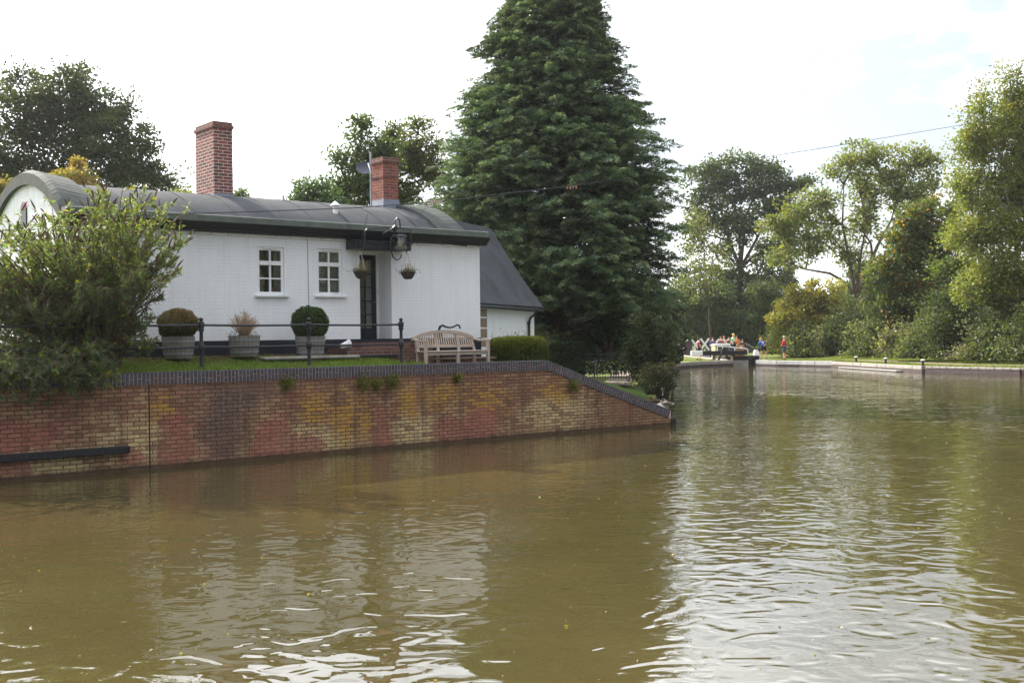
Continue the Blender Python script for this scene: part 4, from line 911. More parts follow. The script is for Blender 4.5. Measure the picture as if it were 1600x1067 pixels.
# black curled iron arm behind the bench
s_ = -.8; t_ = t_at(688, s_); p = H(t_, s_); zc_ = PZ(688, 515, p.y); zf = Hg(t_, s_)-.05
pm = empty('iron_pump', (p.x, p.y, zf), WA, label='black cast iron pump with a long curled handle behind the bench', cat='pump')
hh = zc_-zf
m = MB(); m.lathe([(.12, 0), (.12, .05), (.07, .08), (.06, hh-.22), (.075, hh-.2), (.07, hh-.06), (.03, hh-.02)], n=14); m.build('body', M['black_paint'], pm, smooth=True)
m = MB(); m.tube([(-.05, 0, hh-.05), (.0, 0, hh+.07), (.08, 0, hh+.1), (.18, 0, hh+.06), (.3, 0, hh+.045), (.42, 0, hh+.07), (.5, 0, hh+.11), (.56, 0, hh+.1), (.6, 0, hh+.02)], [.03, .03, .028, .022, .02, .02, .022, .024, .018], 8); m.build('handle', M['black_paint'], pm, smooth=True)

# ------------------------------------------------------------------ lantern bracket and hanging baskets over the door
s_ = -.62
def HP(x, y, s=s_): t = t_at(x, s); return Vector((t, s, PZ(x, y, H(t, s).y)))
br = empty('lamp_bracket', (P0.x, P0.y, 0), HA, label='black wrought iron bracket of bars and loops above the cottage door', cat='bracket')
m = MB(); r_ = .014
m.tube([HP(576, 358), HP(610, 356), HP(630, 357), HP(646, 360)], r_, 6); m.tube([HP(576, 358), HP(573, 362), HP(572, 380), HP(567, 392)], r_, 6)
m.tube([HP(645, 359), HP(644, 385), HP(638, 392), HP(637, 396)], r_, 6)
m.tube([HP(620, 357), HP(619.5, 346), HP(623, 341), HP(627, 344), HP(628, 358)], .017, 8)
m.tube([HP(600, 366), HP(619, 356)], r_, 6); m.tube([HP(619, 357), HP(t_at and 619, 357, 0)], r_, 6)
a = HP(619, 357); m.tube([a, Vector((a.x, -.02, a.z+.02))], .016, 6); a = HP(572, 380); m.tube([a, Vector((a.x, -.4, a.z-.1))], .012, 6); a = HP(644, 375); m.tube([a, Vector((a.x, -.02, a.z))], .012, 6)
m.tube([HP(619, 366), HP(613, 372), HP(612, 388), HP(616, 402), HP(622, 407), HP(628, 403), HP(629, 398)], r_, 6)
m.build('scroll_bars', M['iron'], br, smooth=True)
m = MB(); c = HP(619.5, 357); m.prism([(c.x-.08, c.z), (c.x, c.z-.08), (c.x+.08, c.z), (c.x, c.z+.08)], s_-.03, s_+.03, 'y'); m.build('boss', M['iron'], br)
m = MB(); a, b = HP(577, 335, s_-.1), HP(565, 385, s_-.1); m.tube([a, b], .008, 5); m.build('chain', M['iron'], br)
lc = HP(628, 378); lw = H(lc.x, lc.y, lc.z)
ln = empty('lantern', lw, HA, label='round brass ship style lantern hanging from the bracket above the door', cat='lantern')
m = MB(); m.lathe([(.05, .17), (.13, .15), (.15, .115), (.15, .1)], n=18); m.lathe([(.02, .16), (.03, .2), (.02, .23)], n=10); m.build('hood', M['iron'], ln, smooth=True)
m = MB(); m.lathe([(.115, -.1), (.12, 0), (.115, .1)], n=18); m.build('glass_chimney', M['glass'], ln, smooth=True)
m = MB(); m.lathe([(.15, -.105), (.155, -.13), (.14, -.17), (.06, -.19)], n=18); m.build('base', M['brass'], ln, smooth=True)
for k in range(6): m = MB(); a = k*PI/3; m.tube([(.135*math.cos(a), .135*math.sin(a), -.11), (.135*math.cos(a), .135*math.sin(a), .11)], .007, 5); m.build('cage_rod', M['iron'], ln)
m = MB(); m.lathe([(.03, -.1), (.035, -.03), (.02, .03), (.012, .07)], n=10); m.build('burner', m_simple('lamp_inner', srgb((214, 206, 160)), .4, .1, 10, .02), ln, smooth=True)
for (x, yt, yr, lab, sp_) in ((566, 393, 424, 'hanging basket of straggly stems on the left, in front of the door', 1), (639, 396, 425, 'hanging basket of dry plants to the right of the door', 0)):
    c = HP(x, yr, s_+.02); w = H(c.x, c.y, c.z); zt = HP(x, yt).z-c.z
    bk = empty('hanging_basket', w, HA, label=lab, cat='basket', group='hanging baskets by the cottage door')
    m = MB(); m.lathe([(.08, -.17), (.13, -.12), (.18, -.02), (.185, 0), (.17, 0), (.1, -.1)], n=16)
    m.build('bowl', m_simple('coir_liner', srgb((62, 54, 48)), .95, .4, 25, .8), bk)
    m = MB()
    for k in range(3): a = k*2.1+.4; m.tube([(.18*math.cos(a), .18*math.sin(a), 0), (0, 0, zt)], .005, 4)
    m.build('chains', M['galv'], bk)
    m = MB()
    for k in range(60 if sp_ else 46):
        a = random.uniform(0, 6.3); r2 = random.uniform(0, .16); L = random.uniform(.08, .3 if sp_ else .22); m.tube([(r2*math.cos(a), r2*math.sin(a), 0), (r2*1.1*math.cos(a)+random.uniform(-.05, .05), r2*1.1*math.sin(a), L)], [.004, .002], 3, cap=False)
    m.build('dry_stems', m_simple('basket_stems', srgb((150, 130, 100)), .9, .3, 9, .2), bk, fixn=False)
    C = RNG.normal(size=(260, 3))*np.array([.1, .1, .03])+np.array([0, 0, .02]); leaf_obj('leaves', C, .04, .5, tints(260, (.09, .1, .04)), M['leaf'], bk)

# ------------------------------------------------------------------ grass blades and small plants
def blades(name, pts, hts, base, label=None, kind='stuff', cat='grass', wd=.12, lean=.45):
    pts = np.array(pts); N = len(pts); hts = np.array(hts)
    d = np.stack([RNG.normal(size=N)*lean, RNG.normal(size=N)*lean, np.ones(N)], 1); C = pts+d/np.linalg.norm(d, axis=1, keepdims=True)*hts[:, None]*.48
    return leaf_obj(name, C, hts, wd, tints(N, base, .5, (.2, .17, .07), .07), M['grassblade'], None, dirs=d, spread=.12, label=label, cat=cat, kind=kind)
P_, Hh = [], []
for i in range(52000):
    u = random.uniform(.3, 9.0); v = random.uniform(.28, 2.2)
    if random.random() > 1.25-v*.45: continue
    q = wall_xy(u, v); P_.append((q.x, q.y, zground(u, v/.97)-.01)); Hh.append(random.uniform(.03, .1)*(1.3 if v < .5 else 1)*(1+.5*mnoise.noise(Vector((u*1.3, v*2, 0)))))
blades('lawn_grass', P_, Hh, (.14, .2, .035), 'bright green grass of the narrow lawn above the canal wall')
P_, Hh = [], []
for i in range(26000):
    u = random.uniform(12.2, U2-.2); v = random.uniform(.3, 4.5)
    q = wall_xy(u, 0)+RUL*v; P_.append((q.x, q.y, zground(u, v)-.01)); Hh.append(random.uniform(.02, .07))
blades('slope_grass', P_, Hh, (.1, .125, .03), 'short grass on the slope behind the ducks')
P_, Hh = [], []
for i in range(60000):
    if random.random() < .55:
        k = random.randrange(2, 9); f = random.random(); a, b = rb[k], rb[k+1]; v = random.choice([random.uniform(.4, .9), random.uniform(2.6, 7)]); x = a[0]+(b[0]-a[0])*f+.15+v; y = a[1]+(b[1]-a[1])*f
        z = .36+.05*sm(.8, 1.5, v)+.5*sm(3.5, 9, v)
    else:
        k = random.randrange(6, len(bank)-1); f = random.random(); a, b = bank[k], bank[k+1]; v = random.uniform(.5, 9); x = a[0]+(b[0]-a[0])*f+RUL.x*v; y = a[1]+(b[1]-a[1])*f+RUL.y*v; z = .36+.3*sm(2, 12, v)
    P_.append((x, y, z)); Hh.append(random.uniform(.05, .16))
blades('bank_grass', P_, Hh, (.15, .18, .035), 'sunlit rough grass along the far canal banks', wd=.2)
P_, Hh = [], []
for i in range(9000):
    u = random.uniform(-.3, 8.8); v = random.gauss(2.1, .3); q = wall_xy(u, v); P_.append((q.x, q.y, zground(u, v/.97)+.01)); Hh.append(random.uniform(.02, .07))
o = blades('flower_bed_litter', P_, Hh, (.16, .11, .07), 'brown leaf litter and gravel along the foot of the cottage', wd=.7, cat='litter', lean=3)
# ferns and moss tufts rooted in the brick joints
for i, (x, dz, r_, lab) in enumerate(((447, -.02, .16, 'thin green tuft sprouting under the coping at the left of the wall'), (566, -.08, .24, 'larger of two fern clumps under the coping in mid wall'), (612, -.06, .2, 'rounded fern clump under the coping below the right railing post'), (588, -.1, .13, 'small fern tuft squeezed between two bigger clumps under the coping'), (712, -.05, .12, 'faint moss tuft under the coping below the bench'), (905, .0, .22, 'dark moss clump under the sloping end of the coping'))):
    u = u_at(x); q = wall_xy(min(u, U1+.9), -.03); r = empty('wall_fern', (q.x, q.y, ztop(u)-.25+dz), 0, label=lab, cat='fern', group='ferns growing from the canal wall')
    N = 500; C = np.abs(RNG.normal(size=(N, 3)))*np.array([0, 0, 0])+RNG.normal(size=(N, 3))*np.array([r_*.45, r_*.3, r_*.4])+np.array([.0, -.04, -.02])
    leaf_obj('fronds', C, .05, .4, tints(N, (.11, .115, .02), .5), M['leaf'], r); m = MB()
    for k in range(8): m.tube([(0, .05, 0), (random.uniform(-1, 1)*r_*.6, -.06, random.uniform(-1, 1)*r_*.5)], .004, 4)
    m.build('stems', M['stem'], r)

# ------------------------------------------------------------------ trees behind the cottage
GB = 'trees rising behind the cottage'
tree('broad_tree', 'large dark broadleaved tree rising behind the left end of the cottage roof', [(50, 185, 50), (105, 150, 52), (165, 175, 50), (95, 220, 75), (175, 235, 65), (225, 260, 48), (250, 285, 38), (20, 250, 70), (-40, 190, 60), (-60, 260, 70), (30, 130, 35), (130, 122, 30), (205, 195, 32), (150, 290, 60), (60, 300, 60)],
     50, (95, 545), per=75, crad=.62, leaf=.15, base=(.045, .06, .026), alt=(.1, .09, .035), altp=.06, trunk_r=.25, zbase=1, ntw=60, edge=.42)
shrub('autumn_shrub', 'yellow orange shrub showing above the left part of the cottage roof', 118, 292, 34, 26, 36, (.19, .16, .05), (.3, .17, .06), .25, leaf=.09, per=60, crad=.3, zb=1.2, group=GB)
shrub('autumn_shrub', 'yellow orange shrub at the far left edge behind the roof end', 2, 300, 24, 22, 37, (.18, .16, .05), (.3, .17, .06), .2, leaf=.09, per=60, crad=.3, zb=1.2, group=GB)
shrub('autumn_shrub', 'single upright yellow sprig of a shrub above the cottage roof', 126, 262, 9, 22, 36.5, (.2, .15, .05), (.3, .18, .06), .3, leaf=.08, per=40, crad=.2, zb=1.2, group=GB)
shrub('green_shrub', 'small pale green shrub just left of the tall chimney', 288, 308, 18, 14, 36, (.12, .13, .04), leaf=.08, per=40, crad=.25, zb=1.2, group=GB)
shrub('green_shrub', 'small green shrub tip just right of the tall chimney', 379, 308, 9, 12, 38, (.08, .11, .04), leaf=.08, per=30, crad=.2, zb=1.2, group=GB)
tree('broad_tree', 'small grey green tree low behind the roof ridge between the chimneys', [(490, 300, 22, 30), (478, 310, 25), (510, 312, 30), (495, 345, 40), (458, 322, 14)], 46, (490, 545), per=60, crad=.42, leaf=.12, base=(.055, .085, .04), trunk_r=.16, zbase=1, ntw=30, group=GB)
tree('broad_tree', 'tall narrow green tree behind the satellite dish', [(570, 205, 24, 28), (560, 240, 26), (590, 245, 30), (545, 285, 26), (575, 295, 38), (535, 250, 12), (532, 325, 40), (610, 225, 22)], 48, (570, 545), per=75, crad=.5, leaf=.13, base=(.06, .085, .03), trunk_r=.2, zbase=1, ntw=40, group=GB)
tree('broad_tree', 'green tree behind and right of the old brick chimney', [(620, 215, 24, 26), (658, 208, 20, 24), (645, 250, 34), (680, 225, 18), (640, 290, 40), (610, 270, 25), (675, 270, 36), (600, 310, 40)], 52, (645, 545), per=75, crad=.5, leaf=.13, base=(.07, .085, .028), alt=(.13, .12, .03), altp=.1, trunk_r=.22, zbase=1, ntw=40, group=GB)

# ------------------------------------------------------------------ the great cypress
CY = 43.0
cyp = empty('cypress_tree', (PX(868, CY), CY, .7), 0, label='huge dark green cypress filling the middle of the view beside the cottage', cat='tree')
def crad_at(z):      # crown half width in metres against height above ground
    tb = [(0, 3.5), (1.6, 4.4), (3, 4.85), (4.5, 4.95), (6, 4.75), (8, 4.25), (10, 3.55), (12, 2.7), (13.6, 2.1), (15, 1.5), (16.4, .85), (17.6, .3), (19.5, .1)]
    for (a, ra), (b, rb_) in zip(tb[:-1], tb[1:]):
        if a <= z <= b: return ra+(rb_-ra)*(z-a)/(b-a)
    return .1
Cs, Ds, Ts, Ls = [], [], [], []
zmax = 17.6; boughs = []; nb_ = 0
def spray(p0, ax, L, tone):
    lat = ax.cross(Vector((0, 0, 1))).normalized(); upv = lat.cross(ax); roll = random.uniform(-.6, .6); lat = (lat*math.cos(roll)+upv*math.sin(roll)).normalized()
    n = int(150*L); s = RNG.random(n)**.8; sg = np.where(RNG.random(n) < .5, -1, 1); wdt = .38*L*(1-s)**.7*RNG.random(n)**.7
    P = np.array(p0)[None]+s[:, None]*L*np.array(ax)+(sg*wdt)[:, None]*np.array(lat); P[:, 2] -= .32*L*s**2+.25*wdt; P += RNG.normal(size=(n, 3))*.03
    D = np.array(ax)[None]*.8+(sg[:, None])*np.array(lat)*.75; D[:, 2] -= .25*s; tip = (s > .7)
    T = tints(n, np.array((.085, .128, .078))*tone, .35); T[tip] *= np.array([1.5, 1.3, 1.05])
    Cs.append(P); Ds.append(D); Ts.append(np.clip(T, .004, .5)); Ls.append(np.full(n, .155))
while nb_ < 660:
    z = random.uniform(.9, zmax); Rz = crad_at(z)
    if random.random() > (Rz/4.6)*.9+.12: continue
    th = random.uniform(-PI, PI)
    if th > 0 and random.random() < .45: th = -th
    if z < 2.6 and math.sin(th) < -.2 and -1.0 < math.cos(th)*Rz < 3.2 and random.random() < .8: continue
    nb_ += 1; reach = Rz*random.uniform(.8, 1.08)*(1.02+.14*mnoise.noise(Vector((math.cos(th)*2, math.sin(th)*2, z*.4))))
    if random.random() < .06: reach *= 1.12
    out = Vector((math.cos(th), math.sin(th), 0)); side = Vector((-out.y, out.x, 0)); rise = random.uniform(.02, .35)
    bt = random.uniform(.6, 1.35); brown = random.random() < .03
    boughs.append((out*reach*.9+Vector((0, 0, z+rise*reach*.5-.2)), z))
    ns = 17
    for q in range(ns):
        f = .3+.7*(q+random.random())/ns; w_ = (1.0-f)*1.05+.22
        p = out*(reach*f)+side*random.uniform(-1, 1)*w_*min(1.3, .45+Rz*.25)+Vector((0, 0, z+rise*reach*f-.5*f*f*.9+random.uniform(-.34, .3)))
        L = random.uniform(.55, 1.05)*(1.2 if q == ns-1 else 1); sgn = 1 if (p.dot(side) > 0) else -1
        ax = (out*random.uniform(.5, 1)+side*sgn*random.uniform(-.1, .9)+Vector((0, 0, random.uniform(-.05, .4)))).normalized()
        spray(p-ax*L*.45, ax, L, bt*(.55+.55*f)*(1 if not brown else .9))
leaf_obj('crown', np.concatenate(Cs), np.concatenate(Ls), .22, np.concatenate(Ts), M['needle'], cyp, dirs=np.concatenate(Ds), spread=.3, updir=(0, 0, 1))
m = MB(); m.tube([(0, 0, -.4), (.05, 0, 3), (0, .05, 8), (0, 0, 14), (0, 0, 16.6)], [.5, .42, .3, .14, .04], 12)
for (e, z) in boughs: limb(m, (0, 0, z-.3), e, .06, .012, sag=.05, n=4)
m.build('trunk', M['bark'], cyp, smooth=True, fixn=False)

# dark hedge, ivy and clipped box to the right of the cottage
def hedge(name, label, x0, x1, ytop, Y, depth, zb, base, leaf=.05, n=16000, cat='hedge', group=None, rz=0, round_=.25, alt=None, altp=0., topalt=None):
    X0, X1 = PX(x0, Y), PX(x1, Y); hgt = PZ((x0+x1)/2, ytop, Y)-zb; r = empty(name, ((X0+X1)/2, Y, zb), rz, label=label, cat=cat, group=group); hw = (X1-X0)/2
    p = RNG.random((n, 3))*2-1; ax = RNG.integers(0, 3, n); sg = np.where(RNG.random(n) < .5, -1, 1)
    ax = np.where(RNG.random(n) < .45, 1, ax); p[np.arange(n), ax] = sg*(1-.45*RNG.random(n)**2)
    nrm = np.sum(np.abs(p)**5, 1)**(1/5); p = np.where(nrm[:, None] > 1, p/nrm[:, None], p)
    lump = np.array([1+.07*mnoise.noise(Vector((q[0]*hw*1.5, q[1]*2, q[2]*hgt*1.2))) for q in p])[:, None]; p *= lump
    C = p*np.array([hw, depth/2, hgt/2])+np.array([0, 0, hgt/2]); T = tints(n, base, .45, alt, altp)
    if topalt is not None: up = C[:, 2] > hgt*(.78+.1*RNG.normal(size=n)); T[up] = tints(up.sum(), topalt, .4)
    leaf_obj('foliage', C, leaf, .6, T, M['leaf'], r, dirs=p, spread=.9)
    m = MB(); 
    for k in range(14): x = random.uniform(-hw*.8, hw*.8); y = random.uniform(-.3, .3)*depth; m.tube([(x, y, -.1), (x+random.uniform(-.2, .2), y, hgt*.45), (x+random.uniform(-.3, .3), y, hgt*.88)], [.03, .02, .006], 5)
    m.build('stems', M['bark'], r, fixn=False); return r
hedge('box_hedge', 'clipped box hedge with yellow green top right of the bench', 766, 852, 526, 28.3, .9, 1.25, (.07, .09, .02), 0.06, 34000, topalt=(.15, .16, .03), rz=.5)
hb = empty('hedge_shoot', (PX(815, 28.3), 28.3, 2.2), 0, label='loose thin shoots sticking up out of the box hedge', cat='shoots')
C = RNG.normal(size=(260, 3))*np.array([.45, .2, .1])+np.array([0, 0, .12]); leaf_obj('leaves', C, .05, .4, tints(260, (.14, .15, .05)), M['leaf'], hb)
m = MB()
for k in range(26): x = random.uniform(-.7, .7); m.tube([(x, 0, -.1), (x+random.uniform(-.1, .1), 0, random.uniform(.12, .32))], [.005, .002], 3, cap=False)
m.build('stems', M['stem'], hb, fixn=False)
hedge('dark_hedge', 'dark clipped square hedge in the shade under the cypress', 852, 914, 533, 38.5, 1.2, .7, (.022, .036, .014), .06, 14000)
hedge('dark_backdrop', 'dark thicket added to darken the hollow behind the cypress trunk', 800, 1066, 455, 52, 3.5, .6, (.02, .03, .012), .14, 26000, cat='thicket')  # leaf mass put in so the hollow under the tree reads dark
def ivy(label, pxb, Y, base, alt, per, crad, leaf, zb):
    sc_i = Y/F; c0 = PT(pxb[0][0], pxb[0][1], Y); r = empty('ivy_mound', (c0.x, Y, zb), 0, label=label, cat='ivy'); bl = []
    for (x, y, rx, ry) in pxb: c = PT(x, y, Y); bl.append((c.x-c0.x, random.uniform(-.3, .3), c.z-zb, rx*sc_i, rx*sc_i*.9, ry*sc_i))
    C, T, D, K = crown(bl, per, crad, base, alt, .12, .6, .6, flat=.9); k = C[:, 2] > -.1
    leaf_obj('foliage', C[k], leaf, .65, T[k], M['leaf'], r, dirs=D[k]); m = MB()
    for i in RNG.permutation(len(K))[:24]: limb(m, (random.uniform(-.2, .2), 0, -.1), Vector(K[i]), .03, .01, n=4)
    m.build('stems', M['bark'], r, fixn=False)
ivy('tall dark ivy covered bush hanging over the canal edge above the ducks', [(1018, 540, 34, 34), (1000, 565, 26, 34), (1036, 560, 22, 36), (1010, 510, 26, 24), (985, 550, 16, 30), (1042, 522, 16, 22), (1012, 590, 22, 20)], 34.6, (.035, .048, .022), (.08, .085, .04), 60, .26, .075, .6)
ivy('brownish tangled growth at the foot of the ivy right beside the water', [(1036, 592, 18, 22), (1022, 585, 20, 20), (1046, 575, 10, 22), (1042, 605, 12, 10)], 33.0, (.05, .05, .028), (.09, .07, .04), 50, .2, .06, .4)
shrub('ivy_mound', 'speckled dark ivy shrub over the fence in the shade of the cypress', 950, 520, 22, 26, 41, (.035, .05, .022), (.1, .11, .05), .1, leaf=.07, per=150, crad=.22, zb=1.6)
# iron fence in the shade
FY = 38.0
fn = empty('iron_fence', (PX(908, FY), FY, .8), -.12, label='low fence of thin black iron bars between the hedge and the ivy', cat='fence')
wF = PX(982, FY)-PX(908, FY)
for k in range(19):
    m = MB(); m.tube([(wF*k/18, 0, 0), (wF*k/18, 0, .98)], .011, 5); m.build('bar', M['iron'], fn)
for z in (.12, .9): m = MB(); m.box(-.02, -.012, z, wF+.02, .012, z+.03); m.build('rail', M['iron'], fn)
for (y0, y1, lab) in ((549, 544, 'upper thin white rail seen through the dark ivy'), (564, 559, 'lower thin white rail seen through the dark ivy')):
    a, b = PT(925, y0+.5, 50), PT(978, y1, 53); r = empty('white_rail', a, 0, label=lab, cat='rail', group='white rails behind the ivy'); m = MB(); d = b-a
    m.tube([(0, 0, 0), d], .05, 8); m.build('bar', M['white_paint'], r); m = MB()
    for f in (.05, .95): m = MB(); m.tube([(d*f), Vector((d.x*f, d.y*f, .5-a.z))], .04, 6); m.build('post', M['iron'], r)

# ------------------------------------------------------------------ buddleia on the left
BX, BY = PX(128, 19.9), 20.6
bud = empty('buddleia_bush', (BX, BY, 1.75), 0, label='big buddleia bush with yellow backlit leaves and brown flower spikes at the left', cat='bush')
stems = MB(); pan = MB(); Cl, Dl, Tl, Ll = [], [], [], []
sB = 20.3/F
def bpt(x, y, dy=0): p = PT(x, y, 20.3); return Vector((p.x-BX, p.y+dy-BY, p.z-1.75))
targets = []
def inside(x, y):
    # outline of the bush in the photo
    e1 = ((x-85)/165)**2+((y-465)/138)**2 < 1; e2 = ((x-178)/90)**2+((y-392)/88)**2 < 1; e3 = ((x-60)/125)**2+((y-560)/80)**2 < 1
    return (e1 and not (x > 190 and y > 470)) or e2 or e3
cnt = 0
while cnt < 400:
    x, y = random.uniform(-90, 285), random.uniform(288, 635)
    if not inside(x, y): continue
    targets.append((x, y, random.uniform(-1.5, 1.3))); cnt += 1
for (x, y) in ((268, 330), (282, 372), (276, 435), (262, 412), (255, 350), (240, 500), (215, 520), (200, 300), (165, 296), (240, 318), (130, 610), (60, 640), (10, 640), (110, 560), (180, 540), (225, 545), (90, 625), (150, 560)):
    for k in range(3): targets.append((x+random.uniform(-9, 9), y+random.uniform(-9, 9), random.uniform(-.6, .5)))
spill = []
for k in range(46):
    x = random.uniform(-60, 155); y = random.uniform(580, 632-.3*max(0, x-30)*.5-12*random.random()); u_ = u_at(x); q = wall_xy(u_, -random.uniform(.08, .5)); spill.append((Vector((q.x-BX, q.y-BY, PZ(x, y, q.y)-1.75)), x))
for it in [(bpt(*q), None) for q in targets]+spill:
    tip = it[0]; bx = random.uniform(-.5, .35) if it[1] is None else tip.x*.75; root_ = Vector((bx, random.uniform(-.3, .4), -.05))
    low = tip.z < .4
    if it[1] is not None: root_.y = -.6
    ctrl = root_.lerp(tip, .5)+Vector((0, 0, .35+.25*abs(tip.x)))*(1.0 if not low else .9) if it[1] is None else Vector((tip.x, tip.y+.1, .35))
    L = (tip-root_).length; n = 9; pts = []
    for i in range(n+1):
        f = i/n; pts.append(root_*(1-f)**2+ctrl*2*f*(1-f)+tip*f*f)
    stems.tube(pts, [.02*(1-.8*i/n) for i in range(n+1)], 4, cap=False)
    # leafy side shoots on the outer half
    for q in range(8):
        f = .38+.62*(q+random.random())/8; i = min(int(f*n), n-1); p = pts[i].lerp(pts[i+1], f*n-i); d = (pts[i+1]-pts[i]).normalized()
        sd_ = Vector((random.uniform(-1, 1), random.uniform(-1, 1), random.uniform(-.2, .9))).normalized(); ll = random.uniform(.12, .34)
        ax = (d*.6+sd_).normalized(); e = p+ax*ll; stems.tube([p, e], [.005, .002], 3, cap=False)
        m_ = random.randint(17, 27); ss = RNG.random(m_); PP = np.array(p)[None]+ss[:, None]*np.array(ax)*ll
        DD = np.array(ax)[None]*.7+RNG.normal(size=(m_, 3))*.6+np.array([0, 0, -.45]); DD /= np.linalg.norm(DD, axis=1, keepdims=True)
        lv = RNG.uniform(.055, .13, m_); Cl.append(PP+DD*lv[:, None]*.5); Dl.append(DD); Ll.append(lv)
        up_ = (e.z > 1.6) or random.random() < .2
        Tl.append(tints(m_, (.12, .15, .055) if up_ else (.085, .105, .055), .45, (.32, .28, .03), .08 if up_ else .03))  # upper shoots tinted lighter and yellower, backlight put into the leaf colour
        if (tip.z > 1.0 or random.random() < .25) and random.random() < .55:
            k1 = Vector((random.uniform(-.05, .05), 0, .03)); e2 = e+(ax*.8+Vector((random.uniform(-.3, .5), 0, .35))).normalized()*random.uniform(.12, .22)
            pan.tube([e, e.lerp(e2, .3)+k1*.1, e.lerp(e2, .7)+k1*.15, e2], [.010, .017, .013, .004], 5)
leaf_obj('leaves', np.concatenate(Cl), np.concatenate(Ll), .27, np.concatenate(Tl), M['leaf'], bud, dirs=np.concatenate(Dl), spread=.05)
for k in range(9):
    a = random.uniform(-.4, .4); stems.tube([(a*.6, random.uniform(-.2, .3), -.1), (a*1.0+random.uniform(-.2, .2), 0, .6), (a*2+random.uniform(-.3, .3), 0, 1.3)], [.05, .04, .022], 7)
stems.build('stems', M['stem'], bud, fixn=False); pan.build('flower_spikes', M['panicle'], bud, fixn=False)
C = RNG.normal(size=(60, 3))*.03+np.array(bpt(43, 322)); leaf_obj('blossom', C, .03, .7, tints(60, (.3, .14, .34)), M['leaf'], bud)

# ------------------------------------------------------------------ trees round the lock and right bank
GR = 'trees on the far side of the canal'
tree('oak_tree', 'tall dark oak with bare showing limbs behind the lock', [(1105, 285, 34), (1140, 268, 34), (1182, 272, 34), (1222, 285, 34), (1255, 290, 22), (1095, 325, 28), (1085, 352, 22), (1130, 345, 24), (1175, 350, 22), (1225, 330, 26), (1150, 315, 34), (1205, 320, 36), (1240, 345, 30), (1085, 385, 20, 30), (1215, 385, 26), (1130, 392, 20), (1160, 362, 24), (1195, 402, 22), (1178, 440, 24), (1140, 432, 22), (1240, 410, 18), (1190, 480, 36, 40), (1140, 478, 40, 42), (1215, 440, 30), (1110, 430, 26), (1165, 510, 56, 36), (1100, 500, 40, 36)],
     124, (1158, 566), per=80, crad=1.1, leaf=.3, base=(.055, .075, .026), alt=(.1, .1, .04), altp=.05, trunk_r=.36, fork_px=(1158, 420), limbs=[[(1156, 370), (1150, 310)], [(1130, 350), (1108, 320)], [(1185, 370), (1205, 335)], [(1180, 400), (1215, 385), (1235, 355)], [(1140, 375), (1125, 300)], [(1165, 340), (1185, 290)]], ntw=70, edge=.5, group=GR, twig_r=.08, trunk_pts=[(1159, 500), (1157, 460)], depth=.6)
tree('willow_tree', 'thin pale twiggy tree between the cypress and the oak', [(1085, 340, 24, 30), (1100, 380, 22, 40), (1075, 420, 22, 30), (1120, 400, 20, 30), (1095, 450, 30)], 96, (1110, 566), per=26, crad=.9, leaf=.22, base=(.12, .13, .05), trunk_r=.09, ntw=120, group=GR, twig_r=.05, fork_px=(1108, 480), limbs=[[(1095, 420), (1085, 360)], [(1115, 420), (1118, 370)], [(1102, 400), (1100, 345)]])
tree('ash_tree', 'open light green tree with a dark forked trunk and long leaning limb', [(1335, 255, 34), (1375, 262, 34), (1420, 262, 34), (1455, 255, 26), (1400, 300, 38), (1345, 300, 30), (1290, 320, 34), (1250, 335, 30), (1222, 365, 28), (1205, 352, 18), (1300, 365, 32), (1355, 345, 32), (1265, 390, 30), (1220, 400, 22), (1330, 400, 24), (1440, 310, 34), (1310, 270, 14)],
     98, (1343, 566), per=85, crad=1.0, leaf=.24, base=(.13, .15, .045), alt=(.24, .22, .05), altp=.12, trunk_r=.3, fork_px=(1338, 465), limbs=[[(1318, 440), (1295, 428), (1262, 420), (1235, 414)], [(1325, 400), (1322, 350), (1318, 290)], [(1365, 400), (1362, 380), (1345, 362)], [(1372, 385), (1392, 345), (1410, 300)], [(1340, 410), (1352, 350)]], ntw=110, edge=.55, group=GR, twig_r=.075, depth=.6, var=.35)
tree('hawthorn_tree', 'bright yellow green small tree in front of the open light green tree', [(1250, 470, 34), (1290, 468, 34), (1228, 500, 28), (1275, 505, 42), (1318, 500, 30), (1245, 530, 34)], 90, (1270, 566), per=70, crad=.7, leaf=.2, base=(.17, .165, .04), alt=(.34, .26, .05), altp=.16, trunk_r=.2, ntw=40, group=GR)
tree('chestnut_tree', 'rounded green tree turning orange on top at the right', [(1425, 345, 30), (1460, 335, 28), (1405, 385, 34), (1445, 385, 40), (1480, 370, 34), (1390, 425, 36), (1430, 440, 44), (1475, 430, 44), (1400, 480, 40), (1450, 490, 46)],
     80, (1430, 570), per=80, crad=.72, leaf=.22, base=(.075, .1, .026), alt=(.32, .17, .035), altp=.09, trunk_r=.35, ntw=40, group=GR)
tree('birch_tree', 'tall yellow green birch with hanging leaves at the right edge', [(1590, 112, 22, 34), (1535, 165, 26, 40), (1600, 165, 45), (1560, 215, 48), (1515, 215, 24, 34), (1620, 230, 60), (1540, 275, 48), (1505, 290, 26), (1600, 300, 60), (1540, 345, 48), (1500, 360, 24), (1610, 370, 55), (1550, 405, 44), (1590, 440, 44), (1530, 440, 32), (1650, 300, 70), (1650, 170, 60), (1660, 420, 60), (1680, 230, 60)],
     66, (1618, 575), per=125, crad=.72, leaf=.15, base=(.14, .16, .045), alt=(.3, .27, .06), altp=.1, trunk_r=.16, fork_px=(1590, 400), limbs=[[(1575, 330), (1565, 230), (1590, 120)], [(1600, 320), (1610, 220)], [(1640, 320), (1660, 220)]], ntw=90, edge=.5, group=GR, bark='bark_pale', droop=.9, twig_r=.03, trunk_pts=[(1606, 510), (1598, 460)], var=.5)
GS = 'bushes of the undergrowth along the right bank'
rnd = random.Random(5)
